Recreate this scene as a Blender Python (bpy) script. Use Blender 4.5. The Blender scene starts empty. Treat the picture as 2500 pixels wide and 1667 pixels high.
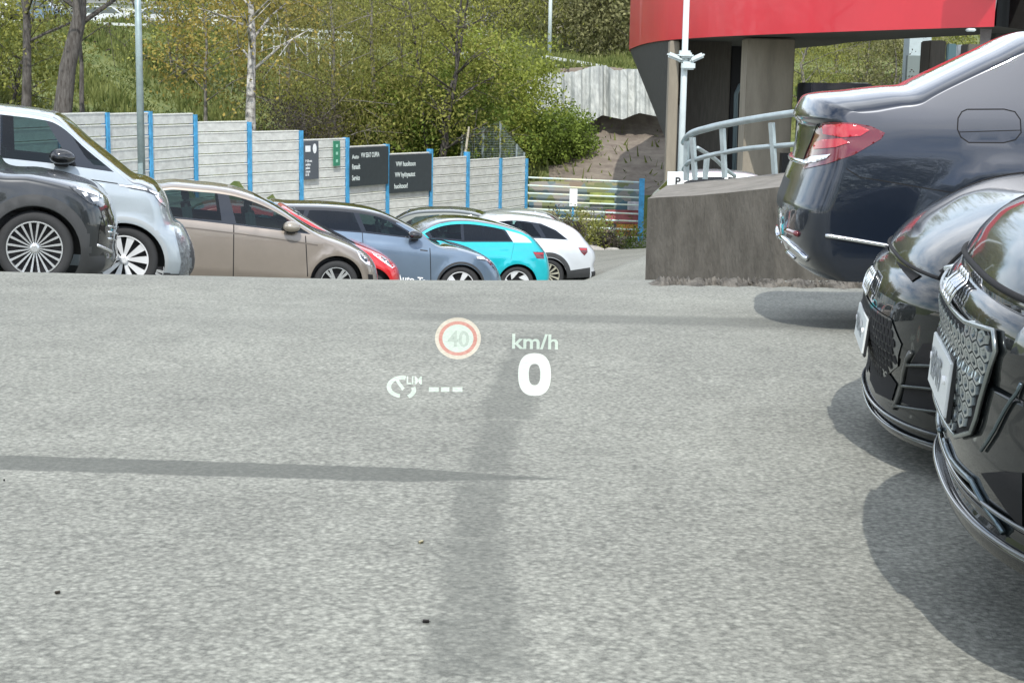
import bpy, bmesh, math, random
import numpy as np
from mathutils import Vector, Matrix
from mathutils.geometry import delaunay_2d_cdt
from mathutils.bvhtree import BVHTree
PI = math.pi
R = math.radians
random.seed(7); np.random.seed(7)
scene = bpy.context.scene
C = scene.collection

# ------------------------------------------------------------ camera, sky, sun, exposure
FPX = 3800.0                      # focal length in pixels of the 2500 px wide photograph
CAM = Vector((0, 0, 1.2))
cd = bpy.data.cameras.new('camera'); cam = bpy.data.objects.new('camera', cd); C.objects.link(cam)
cd.sensor_width = 36; cd.lens = FPX/2500*36; cd.clip_start = 0.05; cd.clip_end = 2000
CR = Matrix.Rotation(R(90-9.5), 3, 'X') @ Matrix.Rotation(R(1.0), 3, 'Z')
cam.matrix_world = Matrix.Translation(CAM) @ CR.to_4x4()
scene.camera = cam
scene.render.resolution_x = 1024; scene.render.resolution_y = 682

SUN_AZ = 179.0; SUN_EL = 50.0      # azimuth clockwise from +Y
world = bpy.data.worlds.new("World"); scene.world = world; world.use_nodes = True
wn = world.node_tree.nodes; wl = world.node_tree.links
for n in list(wn): wn.remove(n)
out = wn.new('ShaderNodeOutputWorld'); bg = wn.new('ShaderNodeBackground')
sky = wn.new('ShaderNodeTexSky'); sky.sky_type = 'NISHITA'; sky.sun_disc = False
sky.sun_elevation = R(SUN_EL); sky.sun_rotation = R(SUN_AZ); sky.dust_density = .4; sky.air_density = 1.0
tc = wn.new('ShaderNodeTexCoord'); mp = wn.new('ShaderNodeMapping'); mp.inputs['Scale'].default_value = (1, 1, 2.6)
nz = wn.new('ShaderNodeTexNoise'); nz.inputs['Scale'].default_value = 2.4; nz.inputs['Detail'].default_value = 7; nz.inputs['Roughness'].default_value = .6
rp = wn.new('ShaderNodeValToRGB'); rp.color_ramp.elements[0].position = .36; rp.color_ramp.elements[1].position = .74
mxs = wn.new('ShaderNodeMix'); mxs.data_type = 'RGBA'; mxs.inputs[7].default_value = (13, 13.3, 13.6, 1)
wl.new(tc.outputs['Generated'], mp.inputs[0]); wl.new(mp.outputs[0], nz.inputs[0]); wl.new(nz.outputs[0], rp.inputs[0])
wl.new(rp.outputs[0], mxs.inputs[0]); wl.new(sky.outputs[0], mxs.inputs[6]); wl.new(mxs.outputs[2], bg.inputs[0])
bg.inputs[1].default_value = 0.15; wl.new(bg.outputs[0], out.inputs[0])
sd = bpy.data.lights.new('sun', 'SUN'); sd.energy = 2.9; sd.angle = R(0.5); sd.color = (1, .96, .9)
sun = bpy.data.objects.new('sun', sd); C.objects.link(sun)
sv = Vector((math.sin(R(SUN_AZ))*math.cos(R(SUN_EL)), math.cos(R(SUN_AZ))*math.cos(R(SUN_EL)), math.sin(R(SUN_EL))))
sun.rotation_euler = sv.to_track_quat('Z', 'Y').to_euler(); sun.location = (10, 10, 30)
scene.view_settings.view_transform = 'Standard'; scene.view_settings.look = 'None'
scene.view_settings.exposure = 0.5; scene.view_settings.gamma = 1

# ------------------------------------------------------------ helpers
def ray(px, py):
    return CR @ Vector(((px-1250)/FPX, (833.5-py)/FPX, -1))
def P(px, py, Y):
    r = ray(px, py); return CAM + r*(Y/r.y)
def proj(p):
    q = CR.transposed() @ (Vector(p)-CAM); return (1250+FPX*q.x/-q.z, 833.5-FPX*q.y/-q.z)
def cr(tag, pts):
    o, s = CROPS[tag]; return [(o[0]+x/s, o[1]+y/s) for x, y in pts]
CROPS = {'Z': ((0, 0), 3.7328), 'Z2': ((625, 0), 3.7328), 'Z3': ((1250, 0), 3.7328), 'Z4': ((1875, 0), 3.7328),
         'A': ((0, 340), 4.35556), 'B': ((480, 340), 4.35556), 'C': ((960, 340), 4.35556), 'D': ((1480, 340), 4.35556),
         'M': ((1870, 60), 3.7333), 'M2': ((1870, 400), 3.7333), 'N': ((2000, 440), 3.136), 'N4': ((2000, 800), 3.136), 'N5': ((2000, 1167), 3.136),
         'G': ((1250, 400), 6.2714), 'F': ((1580, 200), 5.6)}

MATS = {}
def mat(name, col, rough=.6, metal=0., coat=0., var=0., vscale=6., bump=0., bscale=60., emit=None, spec=.5, stretch=None, col2=None, flake=0):
    if name in MATS: return MATS[name]
    m = bpy.data.materials.new(name); m.use_nodes = True; MATS[name] = m
    N = m.node_tree.nodes; L = m.node_tree.links; b = N['Principled BSDF']
    b.inputs['Base Color'].default_value = (*col, 1); b.inputs['Roughness'].default_value = rough; b.inputs['Metallic'].default_value = metal
    b.inputs['Coat Weight'].default_value = coat; b.inputs['Coat Roughness'].default_value = .04; b.inputs['Specular IOR Level'].default_value = spec
    t = N.new('ShaderNodeTexCoord'); mpn = N.new('ShaderNodeMapping'); L.new(t.outputs['Object'], mpn.inputs[0])
    if stretch: mpn.inputs['Scale'].default_value = stretch
    if var or col2:
        n = N.new('ShaderNodeTexNoise'); n.inputs['Scale'].default_value = vscale; n.inputs['Detail'].default_value = 6; n.inputs['Roughness'].default_value = .65
        L.new(mpn.outputs[0], n.inputs[0])
        r = N.new('ShaderNodeValToRGB'); r.color_ramp.elements[0].position = .35; r.color_ramp.elements[1].position = .65
        c2 = col2 or tuple(c*(1+var) for c in col); c1 = col if col2 else tuple(c*(1-var) for c in col)
        r.color_ramp.elements[0].color = (*c1, 1); r.color_ramp.elements[1].color = (*c2, 1)
        L.new(n.outputs[0], r.inputs[0]); L.new(r.outputs[0], b.inputs['Base Color'])
    if bump:
        n2 = N.new('ShaderNodeTexNoise'); n2.inputs['Scale'].default_value = bscale; n2.inputs['Detail'].default_value = 5
        L.new(mpn.outputs[0], n2.inputs[0]); bp = N.new('ShaderNodeBump'); bp.inputs['Strength'].default_value = bump; bp.inputs['Distance'].default_value = .02
        L.new(n2.outputs[0], bp.inputs['Height']); L.new(bp.outputs[0], b.inputs['Normal'])
    if emit:
        b.inputs['Emission Color'].default_value = (*emit[:3], 1); b.inputs['Emission Strength'].default_value = emit[3]
    return m
def paint(name, col, metal=.3, rough=.35):
    m = mat(name, col, rough, metal, 1., var=.05, vscale=2.2)
    b = m.node_tree.nodes['Principled BSDF']; b.inputs['Coat Roughness'].default_value = .03
    return m
def glass_mat(name, tint, gloss=.16, alpha=.5):
    if name in MATS: return MATS[name]
    m = bpy.data.materials.new(name); m.use_nodes = True; MATS[name] = m
    N = m.node_tree.nodes; L = m.node_tree.links
    for n in list(N): N.remove(n)
    o = N.new('ShaderNodeOutputMaterial'); tr = N.new('ShaderNodeBsdfTransparent'); tr.inputs[0].default_value = (*tint, 1)
    g = N.new('ShaderNodeBsdfPrincipled'); g.inputs['Base Color'].default_value = (.01, .012, .012, 1); g.inputs['Roughness'].default_value = .03; g.inputs['Coat Weight'].default_value = gloss
    mx = N.new('ShaderNodeMixShader'); lw = N.new('ShaderNodeLayerWeight'); lw.inputs[0].default_value = .35
    mr = N.new('ShaderNodeMapRange'); mr.inputs[3].default_value = 1-alpha; mr.inputs[4].default_value = 1.0
    L.new(lw.outputs['Facing'], mr.inputs[0]); L.new(mr.outputs[0], mx.inputs[0]); L.new(tr.outputs[0], mx.inputs[1]); L.new(g.outputs[0], mx.inputs[2]); L.new(mx.outputs[0], o.inputs[0])
    return m

def obj(name, me, m, parent=None, smooth=False):
    o = bpy.data.objects.new(name, me); C.objects.link(o)
    for k in (m if isinstance(m, (list, tuple)) else [m]): me.materials.append(k)
    if parent: o.parent = parent
    if smooth: me.polygons.foreach_set('use_smooth', [True]*len(me.polygons))
    return o
def mesh(name, vs, fs, mi=None):
    me = bpy.data.meshes.new(name); me.from_pydata([tuple(v) for v in vs], [], [tuple(f) for f in fs])
    if mi: me.polygons.foreach_set('material_index', mi)
    me.update(); return me
def tag(o, label, cat, group=None):
    o['label'] = label; o['category'] = cat
    if group: o['group'] = group
    return o
def kind(o, k): o['kind'] = k; return o
def empty(name, loc=(0, 0, 0)):
    o = bpy.data.objects.new(name, None); C.objects.link(o); o.location = loc; o.empty_display_size = .2; return o

class MB:
    def __init__(s): s.v = []; s.f = []; s.m = []
    def add(s, vs, fs, mi=0):
        b = len(s.v); s.v += [tuple(v) for v in vs]; s.f += [tuple(b+i for i in f) for f in fs]; s.m += [mi]*len(fs)
    def box(s, c, d, M=None, mi=0, bev=0.):
        x, y, z = d[0]/2, d[1]/2, d[2]/2
        if bev <= 0:
            vs = [Vector((i*x, j*y, k*z)) for k in (-1, 1) for j in (-1, 1) for i in (-1, 1)]
            fs = [(0, 2, 3, 1), (4, 5, 7, 6), (0, 1, 5, 4), (2, 6, 7, 3), (0, 4, 6, 2), (1, 3, 7, 5)]
        else:
            bm = bmesh.new(); bmesh.ops.create_cube(bm, size=1)
            for v in bm.verts: v.co = Vector((v.co.x*2*x, v.co.y*2*y, v.co.z*2*z))
            bmesh.ops.bevel(bm, geom=list(bm.edges), offset=bev, segments=2, affect='EDGES')
            bm.verts.index_update(); vs = [v.co.copy() for v in bm.verts]; fs = [[v.index for v in f.verts] for f in bm.faces]; bm.free()
        M = M or Matrix.Identity(3)
        s.add([Vector(c)+M @ v for v in vs], fs, mi)
    def tube(s, pts, rad, n=10, mi=0, caps=True):
        pts = [Vector(p) for p in pts]; rs = rad if isinstance(rad, (list, tuple)) else [rad]*len(pts)
        vs = []; fs = []
        up = None
        for i, p in enumerate(pts):
            d = (pts[min(i+1, len(pts)-1)]-pts[max(i-1, 0)]).normalized()
            if up is None: up = Vector((0, 0, 1)) if abs(d.z) < .9 else Vector((1, 0, 0))
            a = d.cross(up).normalized(); b = a.cross(d).normalized(); up = b
            for k in range(n):
                t = 2*PI*k/n; vs.append(p+(a*math.cos(t)+b*math.sin(t))*rs[i])
        for i in range(len(pts)-1):
            for k in range(n):
                fs.append((i*n+k, i*n+(k+1) % n, (i+1)*n+(k+1) % n, (i+1)*n+k))
        if caps: fs.append(tuple(range(n-1, -1, -1))); fs.append(tuple((len(pts)-1)*n+k for k in range(n)))
        s.add(vs, fs, mi)
    def prism(s, poly, fn, t, mi=0):   # poly of 2D pts; fn(a,b,depth)->3D
        n = len(poly); vs = [fn(a, b, 0) for a, b in poly]+[fn(a, b, t) for a, b in poly]
        fs = [tuple(range(n)), tuple(range(2*n-1, n-1, -1))]+[(i, n+i, n+(i+1) % n, (i+1) % n) for i in range(n)]
        s.add(vs, fs, mi)
    def lathe(s, prof, n=40, mi=0, cap=False):   # prof [(r, y)] about the Y axis
        vs = []; fs = []
        for r_, y in prof:
            for k in range(n): t = 2*PI*k/n; vs.append((r_*math.cos(t), y, r_*math.sin(t)))
        for i in range(len(prof)-1):
            for k in range(n): fs.append((i*n+k, (i+1)*n+k, (i+1)*n+(k+1) % n, i*n+(k+1) % n))
        if cap: fs.append(tuple((len(prof)-1)*n+k for k in range(n)))
        s.add(vs, fs, mi)
    def build(s, name, m, parent=None, smooth=False):
        return obj(name, mesh(name, s.v, s.f, s.m if isinstance(m, (list, tuple)) else None), m, parent, smooth)

def text_mesh(txt, size, bold=False, ex_=.002):
    cu = bpy.data.curves.new('lettering', 'FONT'); cu.body = txt; cu.size = size; cu.extrude = ex_
    if bold: cu.offset = size*.02
    o = bpy.data.objects.new('lettering', cu); C.objects.link(o)
    dg = bpy.context.evaluated_depsgraph_get(); dg.update()
    me = bpy.data.meshes.new_from_object(o.evaluated_get(dg)); C.objects.unlink(o); bpy.data.objects.remove(o)
    return me

# ------------------------------------------------------------ ground heights (a sloping lot beyond a crest)
CTRL = []
def ctl(x, y, z): CTRL.append((x, y, z))
for x in (-8, -4, 0, 4, 8):
    for y, z in ((-3, .07), (1, .07), (3.4, .05), (5.7, -.04), (8.2, -.09)): ctl(x, y, z)
for px, py in ((-300, 657), (0, 665), (540, 678), (1020, 694), (1340, 697), (1575, 694), (1960, 700)):
    p = P(px, py, 11.5); ctl(p.x, 11.5, p.z)
    p = P(px, py+44, 10.2); ctl(p.x, 10.2, p.z)
for px, py, Y in ((1575, 694, 21.5), (1960, 686, 19.5), (2300, 686, 18), (1450, 660, 40), (1450, 640, 46), (1400, 612, 56), (1570, 608, 56), (1300, 590, 66), (1565, 583, 66),
                  (1290, 520, 68), (945, 525, 58), (600, 500, 50), (360, 475, 46), (60, 440, 40), (1800, 560, 40), (2300, 480, 42), (1650, 600, 32), (2000, 600, 32)):
    p = P(px, py, Y); ctl(p.x, Y, p.z)

# wheels of the parked cars stand on the lot: (tag, wheel centre px, near plane Y, wheel radius, pitch deg, facing)
CARS = {
 'grey_suv': dict(wc=(79.2, 606.3), Y=14.8, r=.36, tilt=-5.0, face=1, wb=2.68),
 'van':      dict(wc=(296.2, 634.0), Y=17.1, r=.375, tilt=-5.5, face=1, wb=2.99),
 'beige':    dict(wc=(817.5, 690.0), Y=22.5, r=.325, tilt=-5.0, face=1, wb=2.68),
 'red':      dict(wc=(900, 712.0), Y=24.7, r=.30, tilt=-5.0, face=1, wb=2.42),
 'blue':     dict(wc=(1120, 698.8), Y=27.0, r=.36, tilt=-5.0, face=1, wb=2.79),
 'cyan':     dict(wc=(1262, 693.0), Y=30.0, r=.345, tilt=-1.0, face=-1, wb=2.77),
 'white':    dict(wc=(1339, 673.0), Y=32.7, r=.36, tilt=1.0, face=-1, wb=2.9),
}
for k, c in CARS.items():
    o = P(*c['wc'], c['Y']+.05); c['o'] = Vector((o.x, c['Y'], o.z-c['r']))
    t = R(c['tilt']); y_ = R(c.get('yaw', 13)); c['ax'] = Vector((math.cos(t)*math.cos(y_), math.cos(t)*math.sin(y_), math.sin(t)))   # image-right along the car
    c['n'] = Vector((-math.sin(y_), math.cos(y_), 0)); c['up'] = c['ax'].cross(c['n'])
    if not c.get('lot', 1): continue
    for s in (0, -c['wb']):
        for dy in (0.1, 1.7):
            q = c['o']+c['ax']*s+c['n']*dy; ctl(q.x, q.y, q.z-.005)
cp = np.array(CTRL)
def _phi(r2): return np.where(r2 > 1e-9, .5*r2*np.log(np.maximum(r2, 1e-9)), 0)
_n = len(cp); _d2 = ((cp[:, None, :2]-cp[None, :, :2])**2).sum(-1)
_A = np.zeros((_n+3, _n+3)); _A[:_n, :_n] = _phi(_d2)+np.eye(_n)*.05; _A[:_n, _n] = 1; _A[:_n, _n+1:] = cp[:, :2]; _A[_n:, :_n] = _A[:_n, _n:].T
_w = np.linalg.solve(_A, np.concatenate([cp[:, 2], [0, 0, 0]]))
def gz_np(X, Y):
    X = np.clip(X, -13, 13); Y = np.clip(Y, -3, 66)
    q = np.stack([X.ravel(), Y.ravel()], 1); o = np.zeros(len(q))
    for i in range(0, len(q), 4000):
        d2 = ((q[i:i+4000, None, :]-cp[None, :, :2])**2).sum(-1)
        o[i:i+4000] = _phi(d2) @ _w[:_n]+_w[_n]+q[i:i+4000] @ _w[_n+1:]
    return o.reshape(X.shape)
def gz(x, y): return float(gz_np(np.array([float(x)]), np.array([float(y)]))[0])

def asphalt():
    m = bpy.data.materials.new('asphalt'); m.use_nodes = True; N = m.node_tree.nodes; L = m.node_tree.links; b = N['Principled BSDF']
    t = N.new('ShaderNodeTexCoord')
    def noise(sc, det=3, ro=.6, src=None):
        n = N.new('ShaderNodeTexNoise'); n.inputs['Scale'].default_value = sc; n.inputs['Detail'].default_value = det; n.inputs['Roughness'].default_value = ro
        L.new(src or t.outputs['Object'], n.inputs[0]); return n.outputs[0]
    def ramp(f, p0, p1, c0, c1):
        r = N.new('ShaderNodeValToRGB'); r.color_ramp.elements[0].position = p0; r.color_ramp.elements[1].position = p1
        r.color_ramp.elements[0].color = (*c0, 1); r.color_ramp.elements[1].color = (*c1, 1); L.new(f, r.inputs[0]); return r.outputs[0]
    def mix(f, a, c, mode='MIX'):
        x = N.new('ShaderNodeMix'); x.data_type = 'RGBA'; x.blend_type = mode
        if isinstance(f, (int, float)): x.inputs[0].default_value = f
        else: L.new(f, x.inputs[0])
        L.new(a, x.inputs[6]); L.new(c, x.inputs[7]) if not isinstance(c, tuple) else setattr(x.inputs[7], 'default_value', (*c, 1)); return x.outputs[2]
    def math_(op, a, c=None, d=None, clamp=False):
        x = N.new('ShaderNodeMath'); x.operation = op; x.use_clamp = clamp
        for i, v in enumerate((a, c, d)):
            if v is None: continue
            if isinstance(v, (int, float)): x.inputs[i].default_value = v
            else: L.new(v, x.inputs[i])
        return x.outputs[0]
    base = ramp(noise(44, 6, .8), .385, .62, (.115, .119, .105), (.385, .39, .342))
    vor = N.new('ShaderNodeTexVoronoi'); vor.inputs['Scale'].default_value = 55; L.new(t.outputs['Object'], vor.inputs[0])
    stones = ramp(vor.outputs['Distance'], .1, .6, (.38, .385, .34), (.13, .132, .118))
    c = mix(.45, base, stones)
    c = mix(1., c, ramp(noise(.55, 4, .6), .3, .7, (.84, .84, .83), (1.1, 1.1, 1.08)), 'MULTIPLY')
    c = mix(1., c, ramp(noise(3.4, 4, .6), .3, .7, (.9, .9, .9), (1.08, 1.08, 1.08)), 'MULTIPLY')
    # strips of darker tone and darker, older patches, laid out on the ground in metres
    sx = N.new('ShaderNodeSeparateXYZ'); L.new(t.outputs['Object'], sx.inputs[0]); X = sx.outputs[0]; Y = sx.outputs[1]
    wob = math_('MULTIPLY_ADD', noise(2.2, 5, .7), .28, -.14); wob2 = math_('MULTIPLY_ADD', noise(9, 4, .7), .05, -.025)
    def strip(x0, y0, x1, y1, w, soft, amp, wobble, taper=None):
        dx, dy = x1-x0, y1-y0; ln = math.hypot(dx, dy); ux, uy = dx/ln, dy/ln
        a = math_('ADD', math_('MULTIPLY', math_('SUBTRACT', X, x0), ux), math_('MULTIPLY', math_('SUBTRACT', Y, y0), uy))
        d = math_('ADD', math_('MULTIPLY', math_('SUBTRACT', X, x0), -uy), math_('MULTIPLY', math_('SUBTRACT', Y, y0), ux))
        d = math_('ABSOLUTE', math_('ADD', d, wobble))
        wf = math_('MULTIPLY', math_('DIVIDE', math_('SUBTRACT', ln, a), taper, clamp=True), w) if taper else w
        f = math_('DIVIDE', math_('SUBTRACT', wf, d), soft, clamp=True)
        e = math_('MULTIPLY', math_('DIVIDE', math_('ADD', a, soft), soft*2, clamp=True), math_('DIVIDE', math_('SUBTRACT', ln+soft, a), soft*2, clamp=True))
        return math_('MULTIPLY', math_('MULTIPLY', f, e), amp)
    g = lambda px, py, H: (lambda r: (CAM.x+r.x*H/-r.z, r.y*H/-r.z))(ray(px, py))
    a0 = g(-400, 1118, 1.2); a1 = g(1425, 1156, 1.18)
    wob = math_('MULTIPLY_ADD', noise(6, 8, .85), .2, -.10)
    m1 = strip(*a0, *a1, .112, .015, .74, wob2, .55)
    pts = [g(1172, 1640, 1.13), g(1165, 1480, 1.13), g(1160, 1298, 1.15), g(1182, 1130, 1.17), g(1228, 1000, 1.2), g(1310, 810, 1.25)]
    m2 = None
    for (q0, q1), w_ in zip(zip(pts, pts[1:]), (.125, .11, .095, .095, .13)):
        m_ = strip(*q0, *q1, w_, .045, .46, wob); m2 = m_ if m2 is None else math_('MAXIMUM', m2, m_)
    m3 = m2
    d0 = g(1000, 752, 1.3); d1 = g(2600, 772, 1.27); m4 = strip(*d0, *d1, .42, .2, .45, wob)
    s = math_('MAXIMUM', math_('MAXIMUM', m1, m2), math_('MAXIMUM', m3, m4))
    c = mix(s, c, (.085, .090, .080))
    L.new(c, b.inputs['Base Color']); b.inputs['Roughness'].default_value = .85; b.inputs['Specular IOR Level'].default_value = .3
    bp = N.new('ShaderNodeBump'); bp.inputs['Strength'].default_value = .75; bp.inputs['Distance'].default_value = .006
    L.new(noise(60, 4, .75), bp.inputs['Height']); L.new(bp.outputs[0], b.inputs['Normal'])
    return m
xs = np.concatenate([np.linspace(-400, -30, 14), np.arange(-28, 28.1, .35), np.linspace(30, 400, 14)])
ys = np.concatenate([np.linspace(-300, -8, 10), np.arange(-6, 14, .3), np.arange(14, 72, .6), np.linspace(74, 500, 20)])
XX, YY = np.meshgrid(xs, ys); ZZ = gz_np(XX, YY)
nx, ny = len(xs), len(ys)
vs = np.stack([XX.ravel(), YY.ravel(), ZZ.ravel()], 1)
fs = [(j*nx+i, j*nx+i+1, (j+1)*nx+i+1, (j+1)*nx+i) for j in range(ny-1) for i in range(nx-1)]
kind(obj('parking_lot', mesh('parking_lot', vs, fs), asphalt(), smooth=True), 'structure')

# ------------------------------------------------------------ car builder
def pip(pt, poly):
    x, y = pt; c = False; j = len(poly)-1
    for i in range(len(poly)):
        xi, yi = poly[i]; xj, yj = poly[j]
        if (yi > y) != (yj > y) and x < (xj-xi)*(y-yi)/(yj-yi)+xi: c = not c
        j = i
    return c
def catmull(pts, step, closed=False):
    out = []; n = len(pts)
    P_ = [Vector(p) for p in pts]
    for i in range(n-1 if not closed else n):
        p0 = P_[(i-1) % n] if (closed or i > 0) else P_[i]*2-P_[i+1]
        p1 = P_[i]; p2 = P_[(i+1) % n]; p3 = P_[(i+2) % n] if (closed or i+2 < n) else p2*2-p1
        L_ = (p2-p1).length
        if L_ < 1e-6: continue
        d1 = max((p1-p0).length, 1e-3); d3 = max((p3-p2).length, 1e-3)
        m1 = ((p1-p0)/d1+(p2-p1)/L_)*.5*L_; m2 = ((p3-p2)/d3+(p2-p1)/L_)*.5*L_
        if (p1-p0).length < 1e-4: m1 = p2-p1
        if (p3-p2).length < 1e-4: m2 = p2-p1
        k = max(1, int(L_/step+.5))
        for j in range(k):
            t = j/k; t2 = t*t; t3 = t2*t
            out.append(p1*(2*t3-3*t2+1)+m1*(t3-2*t2+t)+p2*(-2*t3+3*t2)+m2*(t3-t2))
    if not closed: out.append(P_[-1])
    return [(p.x, p.y) for p in out]
def resample(poly, step, closed=True):
    out = []; n = len(poly)
    for i in range(n if closed else n-1):
        a = poly[i]; b = poly[(i+1) % n]; d = math.dist(a, b); k = max(1, int(d/step))
        for j in range(k): out.append((a[0]+(b[0]-a[0])*j/k, a[1]+(b[1]-a[1])*j/k))
    if not closed: out.append(poly[-1])
    return out
def ribbon(pts, w):
    """a thin closed polygon round a polyline, for door gaps and trim lines"""
    L_ = []; Rr = []
    for i, p in enumerate(pts):
        a = Vector(pts[max(i-1, 0)]); b = Vector(pts[min(i+1, len(pts)-1)]); d = (b-a).normalized(); n = Vector((-d.y, d.x))*w/2
        L_.append((p[0]+n.x, p[1]+n.y)); Rr.append((p[0]-n.x, p[1]-n.y))
    return L_+Rr[::-1]

class Shape:
    """outline: centre profile, from rear bottom over the roof to the front bottom"""
    def __init__(s, outline, W, zb, belt, tum=.38, rf=.26, rr=.16, rt=.06, tf=.12, trr=.08, nf=2.4, nt=3.6, step=.035, side_out=.0, shoulder=None, wheels=(), arch=.4, az=.34):
        s.O = catmull(outline, step); s.W = W; s.zb = zb; s.belt = belt; s.tum = tum
        s.xf = max(p[0] for p in s.O); s.xr = min(p[0] for p in s.O); s.tf = tf; s.trr = trr; s.sh = shoulder; s.wheels = wheels; s.arch = arch; s.az = az
        O = s.O; n = len(O); nr = []; rad = []; ex = []
        for i in range(n):
            a = Vector(O[max(i-1, 0)]); b = Vector(O[min(i+1, n-1)]); d = (b-a).normalized(); nn = Vector((-d.y, d.x)); nr.append(nn)
            wx = max(0, nn.x)**1.5; wr = max(0, -nn.x)**1.5; wt = max(0, 1-wx-wr)
            rad.append(rf*wx+rr*wr+rt*wt); ex.append(nf*max(wx, wr)+nt*(1-max(wx, wr)))
        for _ in range(int(1.5*(.07/step)**2)+2): nr = [(nr[max(i-1, 0)]+nr[i]+nr[min(i+1, n-1)]).normalized() for i in range(n)]
        for _ in range(int(1.5*(.1/step)**2)+2):
            rad = [(rad[max(i-1, 0)]+rad[i]+rad[min(i+1, n-1)])/3 for i in range(n)]
            ex = [(ex[max(i-1, 0)]+ex[i]+ex[min(i+1, n-1)])/3 for i in range(n)]
        s.N = nr; s.ex = ex; s.I = []
        zl = O[0][1]
        for i in range(n):
            x, z = O[i]; t = min(1, max(0, (x-(s.xf-1.0))/1.0)); x2 = x-rf*t*t*(3-2*t)
            t = min(1, max(0, ((s.xr+.8)-x)/.8)); x2 += rr*t*t*(3-2*t)
            s.I.append((x2, z-(rt+.03*max(0, nr[i].y))*max(0, nr[i].y)))
    def zbelt(s, x): return s.belt[0]+s.belt[1]*x
    def hw(s, x, z):
        w = s.W
        t = min(1, max(0, (x-(s.xf-1.0))/1.0)); w -= s.tf*t**2.2
        t = min(1, max(0, ((s.xr+.9)-x)/.9)); w -= s.trr*t**2.2
        zb = s.zbelt(x)
        if z < .42: w -= .07*((.42-z)/.25)**1.4
        if z > .6: w -= .035*min(1, ((z-.6)/(zb-.6)))**2
        q = (z-zb)/.04; w -= s.tum*.04*(q if q > 20 else math.log1p(math.exp(max(-30, q))))
        if s.sh:
            zs = s.sh[0]+s.sh[1]*x; q = (z-zs)/.025
            w -= .014/(1+math.exp(-max(-30, min(30, q))))*min(1, max(0, (s.xf-.35-x)/.5))*min(1, max(0, (x-s.xr-.2)/.4))
        for wx in s.wheels:
            d = math.hypot(x-wx, z-s.az)
            w += .018*math.exp(-((d-s.arch-.02)/.07)**2)
        return w
    def ring(s, i, v):
        """v -1..1 across the car"""
        o = s.O[i]; q = s.I[i]; h = s.hw(*q); a = min(1, abs(v)); e = s.ex[i]
        g = 1-(1-a**e)**(1/e)
        x = o[0]+(q[0]-o[0])*g; z = o[1]+(q[1]-o[1])*g
        return Vector((x, s.hw(x, z)*v, z))
    def _col(s, y, end):
        key = (round(y, 3), end)
        if not hasattr(s, 'cache'): s.cache = {}
        if key not in s.cache:
            n = len(s.O); idx = [k for k in range(n) if (s.O[k][0] > s.xf-1.1 if end == 1 else s.O[k][0] < s.xr+1.1)]
            idx = idx[::-1] if end == 1 else idx; col = []
            for k in idx:
                v_ = y/s.hw(*s.I[k])
                for _ in range(4):
                    p = s.ring(k, max(-.999, min(.999, v_)))
                    if abs(p.y) > 1e-6: v_ *= y/p.y
                col.append(p)
            s.cache[key] = col
        return s.cache[key]
    def nose(s, y, z, off=0., end=1):
        """a point of the front (end 1) or rear (end -1) surface at lateral y, height z"""
        col = s._col(y, end); p = col[-1].copy()
        for a, b in zip(col, col[1:]):
            if a.z <= z <= b.z: p = a.lerp(b, (z-a.z)/max(1e-6, b.z-a.z)); break
            if a is col[0] and z < a.z: p = a.copy(); p.z = z; break
        p.x += off*end; return p

BODY = {}
def decal(root, name, tagn, pts, m, off=.004, parent=None, grid=5., both=True):
    """a thin lens or trim panel lying on the bodywork inside the given outline, and its mirror image on the other flank"""
    Mi = root.matrix_world.inverted(); bvh = BODY[root.name]; cl = Mi @ CAM
    q = resample(cr(tagn, pts) if tagn else pts, grid*.7); V = [Vector(p) for p in q]; n = len(V); E = [(i, (i+1) % n) for i in range(n)]
    x0 = min(p[0] for p in q); x1 = max(p[0] for p in q); y0 = min(p[1] for p in q); y1 = max(p[1] for p in q)
    x = x0+grid/2
    while x < x1:
        y = y0+grid/2
        while y < y1:
            if pip((x, y), q) and min(math.dist((x, y), p) for p in q) > grid*.3: V.append(Vector((x, y)))
            y += grid
        x += grid
    rv, _, F, _, _, _ = delaunay_2d_cdt(V, E, [], 0, 1e-3); F = [f for f in F if pip((sum(rv[i][0] for i in f)/3, sum(rv[i][1] for i in f)/3), q)]
    P3 = []
    for v in rv:
        d = (Mi.to_3x3() @ ray(v[0], v[1])).normalized(); h = bvh.ray_cast(cl, d)
        if h[0] is None: P3.append(None); continue
        nn = h[1] if h[1].dot(d) < 0 else -h[1]; P3.append(h[0]+nn*off)
    F = [f for f in F if all(P3[i] is not None for i in f) and max((P3[f[0]]-P3[f[1]]).length, (P3[f[1]]-P3[f[2]]).length, (P3[f[0]]-P3[f[2]]).length) < grid*.012+.05]
    used = sorted({i for f in F for i in f}); mp_ = {i: k for k, i in enumerate(used)}; vs = [P3[i] for i in used]; fs = [tuple(mp_[i] for i in f) for f in F]
    if not fs: print('empty decal', root.name, name); return []
    out_ = []
    for sg in ((1, -1) if both else (1,)):
        me = mesh(name, [(p.x, p.y*sg, p.z) for p in vs], [f if sg == -1 else f[::-1] for f in fs]); o = obj(name, me, m, root, True); out_.append(o)
        if parent: o.parent = parent[0 if sg == 1 else 1]
    return out_
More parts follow.
